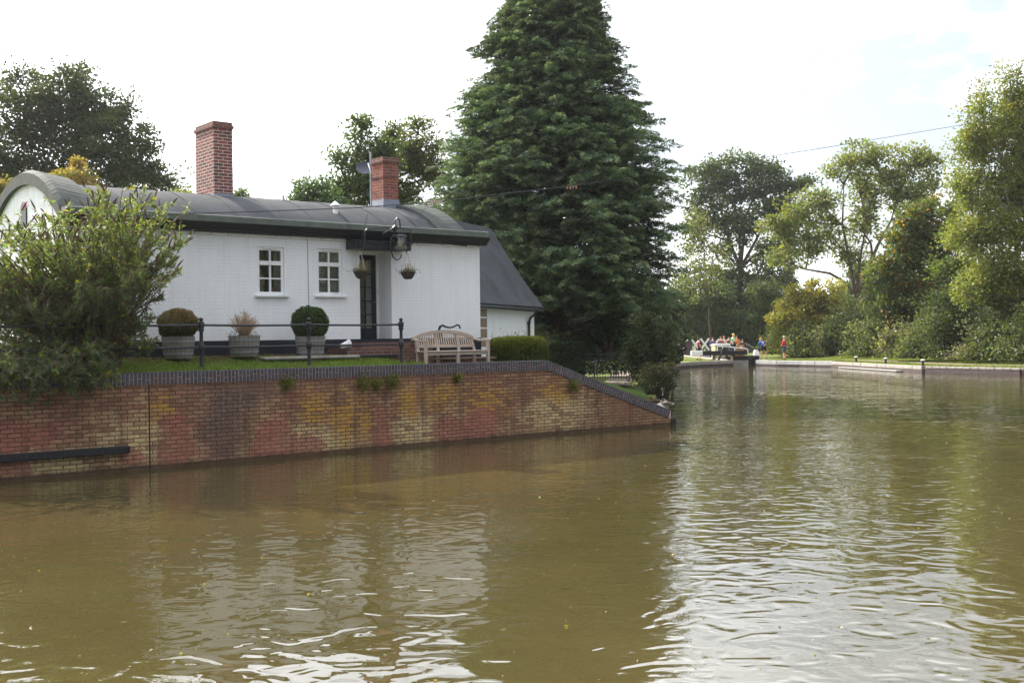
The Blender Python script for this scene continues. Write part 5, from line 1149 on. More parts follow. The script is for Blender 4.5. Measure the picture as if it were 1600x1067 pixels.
bs = [(1205, 548, 26, 24, 93, 0), (1232, 538, 28, 34, 91, 3), (1262, 545, 28, 30, 88, 1), (1295, 545, 26, 30, 86, 2), (1322, 530, 26, 42, 85, 0), (1352, 540, 28, 36, 82, 1), (1382, 520, 30, 54, 80, 0), (1410, 545, 30, 34, 74, 2), (1445, 540, 34, 40, 72, 1), (1480, 515, 38, 62, 70, 0), (1520, 548, 34, 36, 67, 2), (1555, 520, 40, 62, 66, 0), (1592, 545, 38, 42, 64, 1), (1640, 530, 50, 58, 62, 0), (1700, 500, 60, 90, 62, 0)]
words = ['shaded dark green bush', 'mid green bush with pale leaves', 'low grey green bramble bush', 'olive green leafy bush']
ats = ['just right of the lock mouth', 'behind the person in red', 'between the red jacket and the first mooring post', 'below the yellow green tree', 'at the foot of the dark forked trunk', 'behind the leftmost mooring post', 'filling the gap under the chestnut', 'behind the middle mooring post', 'behind the nearest mooring post', 'largest of those left of the birch', 'low at the towpath before the birch', 'tall under the left side of the birch', 'in front of the birch trunk at the frame edge', 'cut by the right edge of the picture', 'beyond the right edge of the birch']
cols = [(.04, .055, .022), (.085, .105, .045), (.1, .105, .06), (.12, .13, .035)]
for (b, at_) in zip(bs, ats):
    k = b[5]; shrub('undergrowth_bush', words[k]+' '+at_, b[0], b[1]-b[3]*.22, b[2]*1.15, b[3]*1.25, b[4], cols[k], (.24, .23, .1) if k else (.1, .11, .05), .16, leaf=.18, per=60, crad=.75, group=GS, zb=.75)
for (nm, lab, bl, Y, bp_, c, a_) in (('alder_tree', 'dark rounded tree filling the gap under the open ash and behind its trunk', [(1360, 470, 34), (1395, 455, 30), (1330, 500, 34), (1375, 510, 40), (1350, 430, 20)], 104, (1362, 566), (.06, .08, .028), (.14, .14, .05)),
    ('alder_tree', 'mid green tree between the orange topped chestnut and the birch', [(1490, 420, 30), (1505, 370, 26), (1480, 470, 36), (1515, 450, 34), (1500, 510, 40), (1495, 320, 20)], 76, (1500, 570), (.085, .11, .035), (.2, .18, .06)),
    ('alder_tree', 'shadowy tree standing low between the oak and the yellow tree', [(1215, 470, 24), (1235, 440, 18), (1200, 500, 30), (1225, 510, 30), (1190, 455, 20)], 116, (1212, 566), (.05, .07, .025), (.1, .1, .04)),
    ('alder_tree', 'dense tree low to the left of the oak trunk', [(1085, 480, 26), (1120, 460, 28), (1100, 510, 36), (1135, 495, 30), (1075, 445, 18)], 118, (1105, 566), (.06, .085, .03), (.13, .14, .05))):
    tree(nm, lab, bl, Y, bp_, per=85, crad=.85, leaf=.22, base=c, alt=a_, altp=.1, trunk_r=.18, ntw=30, group=GR)
GL = 'bushes behind the lock and its bridge'
for (x, y, rx, ry, Y, c, lab) in ((1075, 490, 28, 56, 128, (.13, .15, .04), 'sunlit yellow green bush left of the bridge behind the lock'), (1108, 490, 30, 56, 134, (.05, .07, .022), 'dark bush right behind the white crossed railing'), (1145, 485, 32, 64, 136, (.07, .09, .03), 'mid green bush behind the boat and the woman in green'), (1188, 490, 34, 66, 132, (.045, .06, .022), 'dark bush behind the bridge ramp and the person in blue'), (1222, 515, 28, 42, 124, (.06, .08, .03), 'rounded green bush between the people in blue and red'), (1058, 470, 20, 60, 120, (.06, .085, .03), 'tall green bush seen just past the cypress edge')):
    shrub('lockside_bush', lab, x, y, rx, ry, Y, c, (.22, .23, .07), .12, leaf=.3, per=80, crad=.95, group=GL, zb=.6)
# far wood closing the view (one mass)
N = 90000; th = RNG.uniform(-.62, .62, N); rr = RNG.uniform(165, 200, N); top = 9+2.5*np.sin(th*23)+1.5*np.sin(th*61+1); zz = RNG.random(N)**.8*top
C = np.stack([np.sin(th)*rr, np.cos(th)*rr, zz], 1); leaf_obj('far_wood', C, .9, .6, tints(N, (.05, .065, .028), .5), M['leaf'], None, label='far belt of woodland beyond the lock', cat='woodland', kind='stuff')

N = 60000; th = RNG.uniform(R(62), R(215), N); rr = RNG.uniform(52, 66, N); top = 9+3*np.sin(th*13)+1.5*np.sin(th*41+1); zz = RNG.random(N)**.8*top+.3
C = np.stack([np.sin(th)*rr, np.cos(th)*rr, zz], 1); leaf_obj('opposite_wood', C, .8, .6, tints(N, (.05, .065, .028), .5), M['leaf'], None, label='belt of trees on the opposite bank behind the viewer', cat='woodland', kind='stuff')
# ------------------------------------------------------------------ people
def skin_mesh(name, verts, edges, radii, mat, parent, sub=1):
    me = bpy.data.meshes.new(name); me.from_pydata([tuple(v) for v in verts], edges, []); o = bpy.data.objects.new(name, me); COL.objects.link(o)
    sk = o.modifiers.new('skin', 'SKIN'); sk.use_smooth_shade = True; sk.branch_smoothing = .6
    for i, r in enumerate(radii): me.skin_vertices[0].data[i].radius = (r, r) if not isinstance(r, tuple) else r
    me.skin_vertices[0].data[0].use_root = True
    o.modifiers.new('sub', 'SUBSURF').levels = sub; o.modifiers['sub'].render_levels = sub
    dg = bpy.context.evaluated_depsgraph_get(); nm = bpy.data.meshes.new_from_object(o.evaluated_get(dg)); o.modifiers.clear(); o.data = nm; nm.materials.clear(); nm.materials.append(mat)
    nm.polygons.foreach_set('use_smooth', [True]*len(nm.polygons)); o.parent = parent; return o
def mcol(name, c, r=.8): return m_simple(name, srgb(c), r, .12, 6, .15)
SKIN = mcol('skin', (214, 160, 132), .6)
def person(loc, rz, label, shirt, legs, hair, hat=None, pose=None, sleeves=.5, legl=.55, bag=None, h=1.72, extra=None, group=None):
    r = empty('person', loc, rz, label=label, cat='person', group=group); k = h/1.72; p = dict(
        pelvis=(0, 0, .93), waist=(0, 0, 1.08), chest=(0, 0, 1.28), neckb=(0, 0, 1.45), neck=(0, 0, 1.52), head=(0, .01, 1.6), crown=(0, .0, 1.66),
        shL=(-.18, 0, 1.40), elL=(-.22, -.02, 1.13), wrL=(-.2, .1, .9), haL=(-.19, .14, .84), shR=(.18, 0, 1.40), elR=(.22, -.02, 1.13), wrR=(.2, .1, .9), haR=(.19, .14, .84),
        hiL=(-.1, 0, .9), knL=(-.11, .03, .5), anL=(-.11, 0, .09), toL=(-.12, .16, .035), hiR=(.1, 0, .9), knR=(.11, .03, .5), anR=(.11, 0, .09), toR=(.12, .16, .035))
    p.update(pose or {}); p = {a: Vector(b)*k for a, b in p.items()}
    ks = ['pelvis', 'waist', 'chest', 'neckb', 'neck', 'head', 'crown', 'shL', 'elL', 'wrL', 'haL', 'shR', 'elR', 'wrR', 'haR', 'hiL', 'knL', 'anL', 'toL', 'hiR', 'knR', 'anR', 'toR']
    rd = dict(pelvis=(.15, .11), waist=(.13, .10), chest=(.15, .11), neckb=.08, neck=.055, head=.095, crown=.085, shL=.07, elL=.045, wrL=.03, haL=.03, shR=.07, elR=.045, wrR=.03, haR=.03, hiL=.095, knL=.06, anL=.042, toL=.035, hiR=.095, knR=.06, anR=.042, toR=.035)
    E = [('pelvis', 'waist'), ('waist', 'chest'), ('chest', 'neckb'), ('neckb', 'neck'), ('neck', 'head'), ('head', 'crown'), ('chest', 'shL'), ('shL', 'elL'), ('elL', 'wrL'), ('wrL', 'haL'), ('chest', 'shR'), ('shR', 'elR'), ('elR', 'wrR'), ('wrR', 'haR'), ('pelvis', 'hiL'), ('hiL', 'knL'), ('knL', 'anL'), ('anL', 'toL'), ('pelvis', 'hiR'), ('hiR', 'knR'), ('knR', 'anR'), ('anR', 'toR')]
    VV = [p[a] for a in ks]; EE = [(ks.index(a), ks.index(b)) for a, b in E]; RR = [(rd[a] if isinstance(rd[a], tuple) else (rd[a], rd[a])) for a in ks]; RR = [(a*k, b*k) for a, b in RR]
    for sd_ in 'LR':                      # five short fingers per hand, thumb from the side
        w, hnd = p['wr'+sd_], p['ha'+sd_]; d = (hnd-w).normalized(); s_ = d.cross(Vector((0, 1, .2))).normalized()
        for q, (off, ln_) in enumerate(((-.03, .065), (-.012, .08), (.008, .085), (.026, .075), (.0, .05))):
            dd = d if q < 4 else (d*.5+Vector((0, 1, 0))*.8).normalized(); b_ = hnd+s_*off+dd*.02; n0 = len(VV); VV += [b_, b_+dd*ln_*.5*k, b_+dd*ln_*k*.9-Vector((0, 0, .01))]
            RR += [(.011, .011), (.009, .009), (.007, .007)]; EE += [(ks.index('ha'+sd_), n0), (n0, n0+1), (n0+1, n0+2)]
    n0 = len(VV); hd = p['head']; f = (hd-p['neck']); fw_ = Vector((0, 1, 0)); VV += [hd+fw_*.09*k-Vector((0, 0, .005)), hd+fw_*.115*k-Vector((0, 0, .015))]; RR += [(.03, .03), (.014, .014)]; EE += [(ks.index('head'), n0), (n0, n0+1)]
    skin_mesh('body', VV, EE, RR, SKIN, r)
    def garment(nm, keys, mat, grow, cut={}):
        pts = {a: p[a] for a in keys}
        for a, (b, f) in cut.items(): pts[a] = p[b].lerp(p[a], f)
        kk = list(keys); e2 = [(kk.index(a), kk.index(b)) for a, b in E if a in kk and b in kk]
        rr_ = []
        for a in kk:
            q = rd[a] if isinstance(rd[a], tuple) else (rd[a], rd[a]); g = grow.get(a, 1.18); rr_.append((q[0]*g*k, q[1]*g*k))
        skin_mesh(nm, [pts[a] for a in kk], e2, rr_, mat, r)
    full = sleeves >= 1
    sk_ = ['chest', 'waist', 'pelvis', 'neckb', 'shL', 'elL', 'shR', 'elR']+(['wrL', 'wrR'] if full else [])
    garment('shirt', sk_, shirt, {'waist': 1.22, 'pelvis': 1.12, 'chest': 1.16, 'neckb': 1.15, 'elL': 1.5, 'elR': 1.5, 'wrL': 1.4, 'wrR': 1.4}, {} if full else {'elL': ('shL', .75), 'elR': ('shR', .75)})
    lk = ['pelvis', 'hiL', 'knL', 'hiR', 'knR']+(['anL', 'anR'] if legl >= 1 else [])
    garment('trousers' if legl >= 1 else 'shorts', lk, legs, {'pelvis': 1.16, 'hiL': 1.2, 'hiR': 1.2, 'knL': 1.4, 'knR': 1.4, 'anL': 1.5, 'anR': 1.5}, {} if legl >= .9 else {'knL': ('hiL', legl+.3), 'knR': ('hiR', legl+.3)})
    m = MB()
    for s_ in 'LR':
        a, t = p['an'+s_], p['to'+s_]; m.tube([a+Vector((0, -.05, -.05)), a+Vector((0, .0, -.04)), a.lerp(t, .6)+Vector((0, .02, -.01)), t+Vector((0, .03, 0))], [.04, .05, .048, .035], 8)
    m.build('shoes', mcol('dark_shoes', (34, 32, 36)), r, smooth=True, fixn=False)
    m = MB(); c = p['crown']; m.ball(c+Vector((0, -.02, -.005)), .1, .112, .1 if not hat else .09, 12)
    if hair[1] > .5: m.ball(c+Vector((0, -.05, -.09)), .105, .085, .12, 10)
    m.build('hair', hair[0], r, smooth=True)
    if hat:
        m = MB(); m.lathe([(.112, 0), (.108, .05), (.07, .1), (.02, .115)], c+Vector((0, 0, .01)), 12); m.box(-.06, .08, .0, .06, .2, .015, Matrix.Translation(c)); m.build('cap', hat, r, smooth=False)
    if extra: extra(r, p)
    return r
LZ = .66
def pplace(x, yf, Y): q = PT(x, yf, Y); return (q.x, Y, q.z)
person((PX(1091.5, 85.5), 85.5, .40+0*LZ), -1.2, 'person in a maroon shirt and dark cap walking behind the white beam end', mcol('maroon', (112, 34, 52)), mcol('navy_shorts', (34, 34, 48)), (mcol('dark_hair', (60, 46, 38)), .2), mcol('navy_cap', (40, 42, 62)),
       dict(knL=(-.1, .2, .52), anL=(-.1, .12, .1), toL=(-.1, .27, .05), knR=(.1, .02, .5), anR=(.1, -.24, .14), toR=(.1, -.13, .04), elL=(-.2, .0, 1.14), wrL=(-.16, .2, .98), haL=(-.15, .25, .94)))
def bag(r, p):
    m = MB(); m.cbox(.17, -.06, .52, .3, .1, .86, .03); m.build('shoulder_bag', M['black_paint'], r); m = MB(); m.tube([(.23, 0, .86), (.12, .02, 1.2), (-.12, 0, 1.46)], .012, 4); m.build('strap', M['black_paint'], r)
person((PX(1192.5, 86), 86, .43), .2, 'person in a blue jacket and black shorts bending forward beside the lock', mcol('blue_jacket', (36, 88, 160)), mcol('black_shorts', (26, 26, 36)), (mcol('auburn_hair', (176, 124, 92)), .8), None,
       dict(chest=(-.03, .14, 1.25), neckb=(-.04, .26, 1.38), neck=(-.05, .31, 1.43), head=(-.06, .37, 1.48), crown=(-.06, .38, 1.54), shL=(-.22, .2, 1.33), shR=(.17, .2, 1.33), elL=(-.27, .32, 1.08), wrL=(-.2, .46, .92), haL=(-.18, .5, .87), elR=(.22, .3, 1.08), wrR=(.15, .46, .92), haR=(.13, .5, .87), hiL=(-.12, 0, .9), hiR=(.12, 0, .9), knL=(-.2, .02, .5), anL=(-.22, 0, .09), toL=(-.23, .15, .035), knR=(.2, .02, .5), anR=(.25, 0, .09), toR=(.28, .15, .035)), sleeves=1, legl=.5, extra=lambda r, p: (lambda m: m.build('shoulder_bag', M['black_paint'], r))(MB().cbox(-.42, .0, .45, -.27, .2, .9, .03)))
person((PX(1225, 84.5), 84.5, .42), .9, 'person in a red jacket and grey knee length trousers standing on the towpath', mcol('red_jacket', (206, 40, 66)), mcol('grey_trousers', (84, 84, 104)), (mcol('grey_hair', (170, 150, 120)), .2), mcol('straw_cap', (176, 168, 130)),
       dict(knL=(-.06, .03, .5), anL=(-.06, 0, .09), toL=(-.06, .15, .035), knR=(.07, .01, .5), anR=(.07, -.04, .09), toR=(.08, .12, .035), hiL=(-.08, 0, .9), hiR=(.08, 0, .9), elL=(-.2, .0, 1.12), wrL=(-.08, .16, 1.06), haL=(-.03, .2, 1.06), elR=(.2, 0, 1.12), wrR=(.1, .16, 1.04), haR=(.05, .2, 1.04)), sleeves=1, legl=.9)
person((PX(1145.5, 87.5), 87.5, .98-.3), 2.2, 'blond person in a bright green shirt and dark trousers standing at the lock gate', mcol('green_shirt', (26, 150, 104)), mcol('dark_trousers', (34, 36, 54)), (mcol('blond_hair', (222, 190, 120)), 1), None,
       dict(elL=(-.24, .1, 1.2), wrL=(-.22, .34, 1.12), haL=(-.21, .4, 1.12)), sleeves=.5, legl=1)

# ------------------------------------------------------------------ lock gate, beam, rails
LY = 84.0
lg = empty('lock_gate', (17.45, LY+.4, 0), 0, label='black lock gate with a white handrail and a white ended balance beam', cat='lock gate')
m = MB()
for k in range(7): m.box(-.93+k*.27, -.1, -1, -.93+k*.27+.255, .1, .74)
m.cbox(-.98, -.16, .45, .98, -.1, .62, .01); m.build('gate_leaf', M['dark_timber'], lg)
zbm = PZ(1130, 551, LY)
def LX(x, Y=LY): return PX(x, Y)-17.45
m = MB(); m.cbox(LX(1098), -.62+.3, zbm-.19, LX(1168), .0, zbm+.14, .02); bmb = m.build('balance_beam', M['dark_timber'], lg)
m = MB(); m.cbox(LX(1080), -.33, zbm-.18, LX(1098)-.004, .01, zbm+.17, .02); m.build('beam_end', M['white_paint'], lg)
m = MB(); m.cbox(.74, -.3, 0, 1.1, .15, PZ(1176, 556, LY), .02); m.build('heel_post', M['dark_timber'], lg)
m = MB(); z0_ = PZ(1176, 556, LY); m.cbox(.72, -.32, z0_, 1.12, .17, z0_+.28, .03); m.prism([(.74, z0_+.28), (1.1, z0_+.28), (1.02, z0_+.42), (.82, z0_+.42)], -.3, .15, 'y'); m.build('post_cap', M['white_paint'], lg)
m = MB(); zr = PZ(1135, 541, LY); zr2 = PZ(1170, 545, LY)
m.tube([(LX(1123), .2, zbm), (LX(1123), .2, zr+.02), (LX(1133), .2, zr)], .035, 7); m.tube([(LX(1131), .2, zbm), (LX(1131), .2, zr), (LX(1150), .2, (zr+zr2)/2), (LX(1169), .2, zr2), (LX(1170.5), .2, zr2-.08), (LX(1170.5), .2, z0_)], .035, 7); m.tube([(LX(1150), .2, zbm), (LX(1150), .2, (zr+zr2)/2)], .03, 6)
m.build('handrail', M['white_paint'], lg, smooth=True)
m = MB(); xg = LX(1130.5); zt_ = PZ(1130, 547, LY)
m.tube([(xg-.42, -.4, .42), (xg-.05, -.4, zt_)], .09, 6); m.tube([(xg+.36, -.4, .42), (xg+.05, -.4, zt_)], .09, 6); m.box(xg-.16, -.5, zt_-.3, xg+.16, -.3, zt_+.12); m.lathe([(.13, 0), (.13, .12)], n=14, M=Matrix.Translation((xg+.02, -.45, zt_+.1)) @ Matrix.Rotation(R(90), 4, 'X')); m.box(xg+.1, -.46, .5, xg+.5, -.38, .72)
m.build('paddle_gear', M['iron'], lg)
m = MB(); m.cbox(LX(1137), -.35, PZ(1137, 562, LY), LX(1145), .0, PZ(1137, 557.5, LY), .01); m.build('step_board', m_simple('tan_board', srgb((196, 160, 100)), .7, .2, 8, .2), lg)
m = MB(); m.box(LX(1143), -.12, .0, LX(1170), .3, .42); m.build('gate_sill', M['stone'], lg)
# stone bollard with white top right of the lock, block by the beam
sb = empty('stone_block', (PX(1115, 84.5), 84.5, .45), 0, label='small grey stone block under the balance beam', cat='block'); MB().cbox(-.12, -.12, 0, .12, .12, .5, .02).build('block', M['stone'], sb)
# ---- mooring posts on the right bank
for (x, y, Y, lab) in ((1337, 566, 75, 'farthest of the three small black mooring posts on the right bank'), (1383, 570.5, 70, 'middle one of the three small black mooring posts on the right bank'), (1441, 577, 64.3, 'nearest of the three small black mooring posts with a white top')):
    X = PX(x, Y); r = empty('mooring_post', (X, Y, .40), 0, label=lab, cat='bollard', group='mooring posts along the right bank')
    m = MB(); m.lathe([(.11, 0), (.11, .03), (.07, .06), (.065, .24), (.1, .27), (.12, .3)], n=12); m.build('post', M['iron'], r, smooth=True); m = MB(); m.lathe([(.12, .3), (.12, .34), (.05, .37)], n=12); m.build('cap', M['white_paint'], r)
# ---- narrowboat in the lock with passengers
BYY = 92.0
nb = empty('narrowboat', (17.45, BYY, .1), 0, label='dark hulled narrowboat with a pale cream cabin in the lock, people on board', cat='boat')
m = MB(); m.prism([(-.9, -.6), (.9, -.6), (.94, .35), (-.94, .35)], -.7, 14, 'y'); m.prism([(-.45, -.5), (.45, -.5), (.5, .32), (-.5, .32)], -1.6, -.7, 'y'); m.build('hull', M['dark_timber'], nb)
cab = m_simple('cream_cabin', srgb((176, 160, 120)), .5, .12, 4, .1); tan = m_simple('tan_panel', srgb((176, 110, 50)), .5, .2, 6, .1)
bx0, bx1 = -.88, .88; wb_ = .88; boat2 = nb
zt1, zt2 = PZ(1125, 550, BYY)-.1, PZ(1125, 538, BYY)-.1
m = MB(); m.cbox(-wb_, -.6, .3, wb_, 1.2, zt2-.08, .03); cabn = m.build('cabin', cab, boat2)
m = MB(); m.prism([(-wb_-.06, zt2-.08), (wb_+.06, zt2-.08), (wb_-.1, zt2+.04), (-wb_+.1, zt2+.04)], -.7, 1.3, 'y'); m.build('roof', M['white_paint'], boat2)
for k in range(6):
    x = -wb_+.16+k*(2*wb_-.3)/6; m = MB(); m.box(x, -.612, zt1+.1, x+.2, -.601, zt2-.2); m.build('window', M['glass'] if False else M['room_dark'], cabn)
tcb_ = empty('lockside_cabinet', (PX(1156, 93), 93, .45), 0, label='tan wooden cabinet with a white notice standing at the right of the boat', cat='cabinet')
zc2 = PZ(1155, 539, 93)-.45; m = MB(); m.cbox(-.32, -.2, .1, .32, .4, zc2, .03); m.box(-.3, -.18, 0, -.2, .38, .1); m.box(.2, -.18, 0, .3, .38, .1); c2 = m.build('cabinet', tan, tcb_)
m = MB(); m.box(-.1, -.215, zc2-.3, .16, -.202, zc2-.12); m.build('notice', M['white_paint'], c2)
def sitter(x, ytop, Y, shirtc, hairc, lab, hat=None):
    z = PZ(x, ytop, Y)-1.72*.97*.5-.02
    s_ = person((PX(x, Y), Y, z-.42), 2.8, lab, mcol('top', shirtc), mcol('jeans', (50, 54, 76)), (mcol('hair', hairc), .3), hat,
        dict(knL=(-.12, .38, .92), anL=(-.12, .4, .5), toL=(-.12, .52, .46), knR=(.12, .38, .92), anR=(.12, .4, .5), toR=(.12, .52, .46), wrL=(-.16, .28, 1.05), haL=(-.14, .33, 1.05), wrR=(.16, .28, 1.05), haR=(.14, .33, 1.05)), sleeves=1, legl=1, group='people on board the boats')
for (x, y, c_, hc, lab) in ((1113.5, 535.5, (70, 74, 110), (70, 54, 44), 'person in dark blue sitting at the left end of the pale cabin'), (1126, 534.5, (120, 84, 80), (120, 88, 60), 'person in dull red behind the middle of the pale cabin'), (1131, 533.5, (196, 176, 160), (150, 110, 80), 'person in pale clothes beside the one in dull red'), (1139, 534.5, (90, 44, 52), (60, 44, 40), 'person in dark red just left of the green shirt'), (1151, 533, (206, 120, 60), (90, 60, 40), 'person in orange just right of the green shirt'), (1160, 538, (40, 40, 50), (50, 40, 36), 'person in black at the tan cabin')):
    sitter(x, y, BYY+2.2, c_, hc, lab)
# ---- bridge behind the lock: two brick ramps with pale coping and crossed white railings
GY = 112.0
bg = empty('lock_bridge', (PX(1120, GY), GY, 0), 0, label='brick hump bridge behind the lock with pale coping and a white crossed railing', cat='bridge'); ox = PX(1120, GY)
def GP(x, y): return (PX(x, GY)-ox, PZ(x, y, GY))
m = MB(); L_ = [GP(1040, 549), GP(1060, 540), GP(1075, 532.5), GP(1081, 532), GP(1081, 552), GP(1078, 566), GP(1040, 566)]; m.prism(L_, 0, .45, 'y'); m.build('parapet', M['bridge_brick'], bg); m = MB()
Rr_ = [GP(1146, 566), GP(1146, 533), GP(1155, 533), GP(1172, 541), GP(1190, 553), GP(1190, 566)]; m.prism(Rr_, 0, .45, 'y'); m.build('parapet', M['bridge_brick'], bg)
for pts in ([GP(1040, 549), GP(1060, 540), GP(1075, 532.3)], [GP(1155, 532.8), GP(1172, 541), GP(1190, 553)]):
    m = MB()
    for a, b in zip(pts[:-1], pts[1:]): m.add([(a[0], -.06, a[1]), (b[0], -.06, b[1]), (b[0], .5, b[1]), (a[0], .5, a[1]), (a[0], -.06, a[1]+.1), (b[0], -.06, b[1]+.1), (b[0], .5, b[1]+.1), (a[0], .5, a[1]+.1)], [(0, 3, 2, 1), (4, 5, 6, 7), (0, 1, 5, 4), (1, 2, 6, 5), (2, 3, 7, 6), (3, 0, 4, 7)])
    m.build('coping', M['pale_stone'], bg)
m = MB(); a, b = GP(1081, 549), GP(1146, 549); m.box(a[0], 0, a[1]-.35, b[0], 2.4, a[1]); m.build('deck', M['dark_timber'], bg)
for (x0, x1, yt, yb) in ((1080, 1094, 531, 547), (1094, 1109, 529, 547), (1110, 1125, 529.5, 547), (1125, 1140, 529.5, 547)):
    a, b, c, d = GP(x0+1, yt), GP(x1-1, yb), GP(x1-1, yt), GP(x0+1, yb)
    for (p, q) in ((a, b), (d, c)):
        m = MB(); v = Vector((q[0]-p[0], 0, q[1]-p[1])); n_ = Vector((-v.z, 0, v.x)).normalized()*.09; P1, P2 = Vector((p[0], .1, p[1])), Vector((q[0], .1, q[1])); dy = Vector((0, .06 if p is a else .12, 0)); o2 = Vector((0, .06 if p is d else 0, 0))
        m.add([P1-n_+o2, P2-n_+o2, P2+n_+o2, P1+n_+o2, P1-n_+dy, P2-n_+dy, P2+n_+dy, P1+n_+dy], [(0, 1, 2, 3), (4, 7, 6, 5), (0, 4, 5, 1), (1, 5, 6, 2), (2, 6, 7, 3), (3, 7, 4, 0)]); m.build('cross_bar', M['white_paint'], bg)
m = MB(); a, b = GP(1080, 530.5), GP(1142, 530); m.box(a[0], .2, a[1]-.04, b[0], .26, a[1]+.04)
for x in (1080, 1094.5, 1109.5, 1125, 1141): p = GP(x, 530); m.box(p[0]-.05, .2, GP(x, 549)[1], p[0]+.05, .27, p[1])
m.build('rail_frame', M['iron'], bg)
m = MB(); p = GP(1069, 544.5); m.prism([(p[0]-.2, p[1]-.1), (p[0]+.2, p[1]-.1), (p[0]+.2, p[1]+.06), (p[0]+.1, p[1]+.12), (p[0]-.1, p[1]+.12), (p[0]-.2, p[1]+.06)], -.03, -.004, 'y'); m.build('plaque', M['white_paint'], bg)

# ------------------------------------------------------------------ ducks
def duck(x, y, Y, rz, label, male):
    z = .52; z = zground_pt(PX(x, Y), Y); r = empty('duck', (PX(x, Y), Y, z), rz, label=label, cat='duck', group='ducks resting on the bank'); r.scale = (.8, .8, .8)
    bodyc = m_simple('drake_grey', srgb((150, 144, 136)), .8, .25, 30, .3) if male else m_simple('duck_brown', srgb((104, 82, 62)), .85, .5, 40, .3)
    vv = [(0, 0, .14), (.12, 0, .15), (.2, 0, .2), (.16, .0, .27), (.1, .02, .29), (.05, .04, .28), (-.12, 0, .14), (-.22, 0, .15), (-.29, 0, .17), (.02, .05, .06), (.02, .05, .01), (.02, -.05, .06), (.02, -.05, .01)]
    ee = [(0, 1), (1, 2), (2, 3), (3, 4), (4, 5), (0, 6), (6, 7), (7, 8), (0, 9), (9, 10), (0, 11), (11, 12)]
    rr_ = [(.105, .1), (.1, .09), (.07, .065), (.05, .05), (.046, .046), (.03, .03), (.09, .08), (.055, .04), (.02, .012), (.018, .018), (.012, .012), (.018, .018), (.012, .012)]
    skin_mesh('body', [Vector(v) for v in vv], ee, rr_, bodyc, r, 2)
    m = MB(); m.ball((.12, .015, .295), .058, .05, .052); m.build('head', m_simple('drake_head', srgb((24, 48, 38)), .4, .2, 20, .05) if male else m_simple('duck_head', srgb((96, 74, 54)), .8, .3, 30, .2), r, smooth=True)
    m = MB(); m.cbox(-.0, -.0, .265, .07, .04, .28, .005, Matrix.Translation((.0, .015, .01))); m.build('bill', m_simple('duck_bill', srgb((190, 150, 50)), .5, .1, 20, .05), r)
    for s_ in (-1, 1):
        m = MB(); m.ball((-.04, s_*.085, .17), .16, .025, .062, 12); m.build('wing', m_simple('duck_wing', srgb((96, 84, 74)) if male else srgb((78, 60, 46)), .85, .5, 35, .3), r, smooth=True)
        m = MB(); m.tube([(.02, s_*.05, .07), (.02, s_*.05, .01), (.07, s_*.05, .006)], [.009, .008, .016], 6); m.build('foot', M['orange_pot'], r)
    m = MB(); m.prism([(-.24, .13), (-.35, .16), (-.34, .19), (-.22, .19)], -.03, .03, 'y'); m.build('tail', m_simple('duck_tail', srgb((40, 38, 38)), .8, .3, 30, .2) if male else bodyc, r)
def zground_pt(X, Y):
    r = Vector((X, Y))-W0; u = r.dot(WD); v = max(0, r.dot(WN)); return zground(min(u, U2), v/.97)
duck(1022, 622, 30.0, 2.75, 'brown mottled duck dozing on the grass at the end of the sloping wall', False)
duck(1041, 621, 29.8, -.4+PI, 'grey drake with a dark head resting next to the brown duck', True)

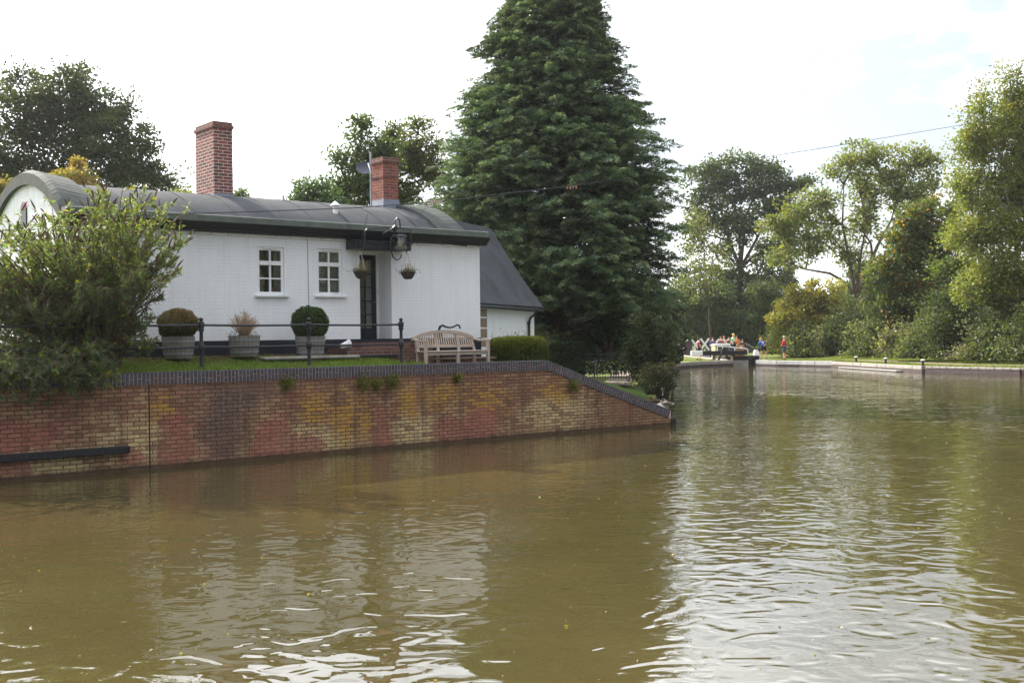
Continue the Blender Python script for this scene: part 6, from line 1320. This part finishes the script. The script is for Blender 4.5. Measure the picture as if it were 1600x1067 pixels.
# ------------------------------------------------------------------ overhead wire with caught rags
wp = [(150, 343, 20), (250, 335.5, 21.5), (400, 331, 24), (560, 325, 27), (690, 315, 30), (790, 303, 33), (890, 292, 36), (1040, 270, 41), (1270, 235, 48), (1500, 197, 56), (1640, 172, 61)]
P = [PT(*q) for q in wp]; o0 = P[0]; wr = empty('overhead_cable', o0, 0, label='thin overhead cable running from the left bush up to the birch at the right', cat='cable')
m = MB(); m.tube([p-o0 for p in P], .012, 5); m.build('cable', M['iron'], wr)
rg = m_simple('faded_rags', srgb((205, 180, 165)), .9, .2, 12, .2); rg2 = m_simple('orange_rag', srgb((196, 140, 110)), .9, .2, 12, .2)
for (xa, xb, Ya, n, lab) in ((664, 692, 29.6, 9, 'row of pale rags caught on the cable left of the cypress'), (889, 903, 36.2, 4, 'small orange and white rag caught on the cable before the cypress')):
    ya = 316 if xa < 700 else 291.5; o = PT(xa, ya, Ya); r = empty('caught_rag', o, 0, label=lab, cat='rag', group='rags on the cable'); m = MB()
    for k in range(n):
        q = PT(xa+(xb-xa)*k/(n-1), ya-(k*.3), Ya)-o; L_ = random.uniform(.03, .13); m.add([(q.x-.02, 0, q.z), (q.x+.025, 0, q.z+.01), (q.x+.03, .02, q.z-L_), (q.x-.01, .02, q.z-L_*.8)], [(0, 1, 2, 3)])
    m.build('cloth', rg2 if n < 5 else rg, r, fixn=False)

# ------------------------------------------------------------------ leaves and scum floating on the water
N = 700; Yf = 7+45*RNG.random(N)**1.6; xf = RNG.uniform(-.5, .5, N)*Yf; ok = (xf-(-8.53))*(-.6373)+(Yf-18.67)*.7706 < -.15; ok &= xf < 20
C = np.stack([xf, Yf, np.full(N, .006)], 1)[ok]; nC = len(C)
T = tints(nC, (.22, .18, .11), .5, (.26, .22, .05), .25); dd = RNG.normal(size=(nC, 3))*np.array([1, 1, .05]); me_L = RNG.uniform(.01, .036, nC)
fl = leaf_obj('floating_leaves', C, me_L, .7, T, M['leaf'], None, dirs=dd, spread=.0, updir=(0, 0, 1), label='scattered small yellow and brown leaves floating on the canal', cat='leaves', kind='stuff')


# ------------------------------------------------------------------ haze volume added to imitate a lens veil and lift the shadows
hz = bpy.data.materials.new('haze'); hz.use_nodes = True; hz.node_tree.nodes.clear(); ho = hz.node_tree.nodes.new('ShaderNodeOutputMaterial'); hv = hz.node_tree.nodes.new('ShaderNodeVolumePrincipled')
hv.inputs['Color'].default_value = (.93, .95, 1, 1); hv.inputs['Density'].default_value = .0002; hv.inputs['Anisotropy'].default_value = .6; hz.node_tree.links.new(hv.outputs[0], ho.inputs['Volume'])
MB().box(-430, -230, -2.3, 730, 730, 24).build('haze', hz, None, kind='stuff', label='thin haze volume added over the canal as a pale veil lifting the shadows', cat='haze')
SC.cycles.volume_bounces = 0
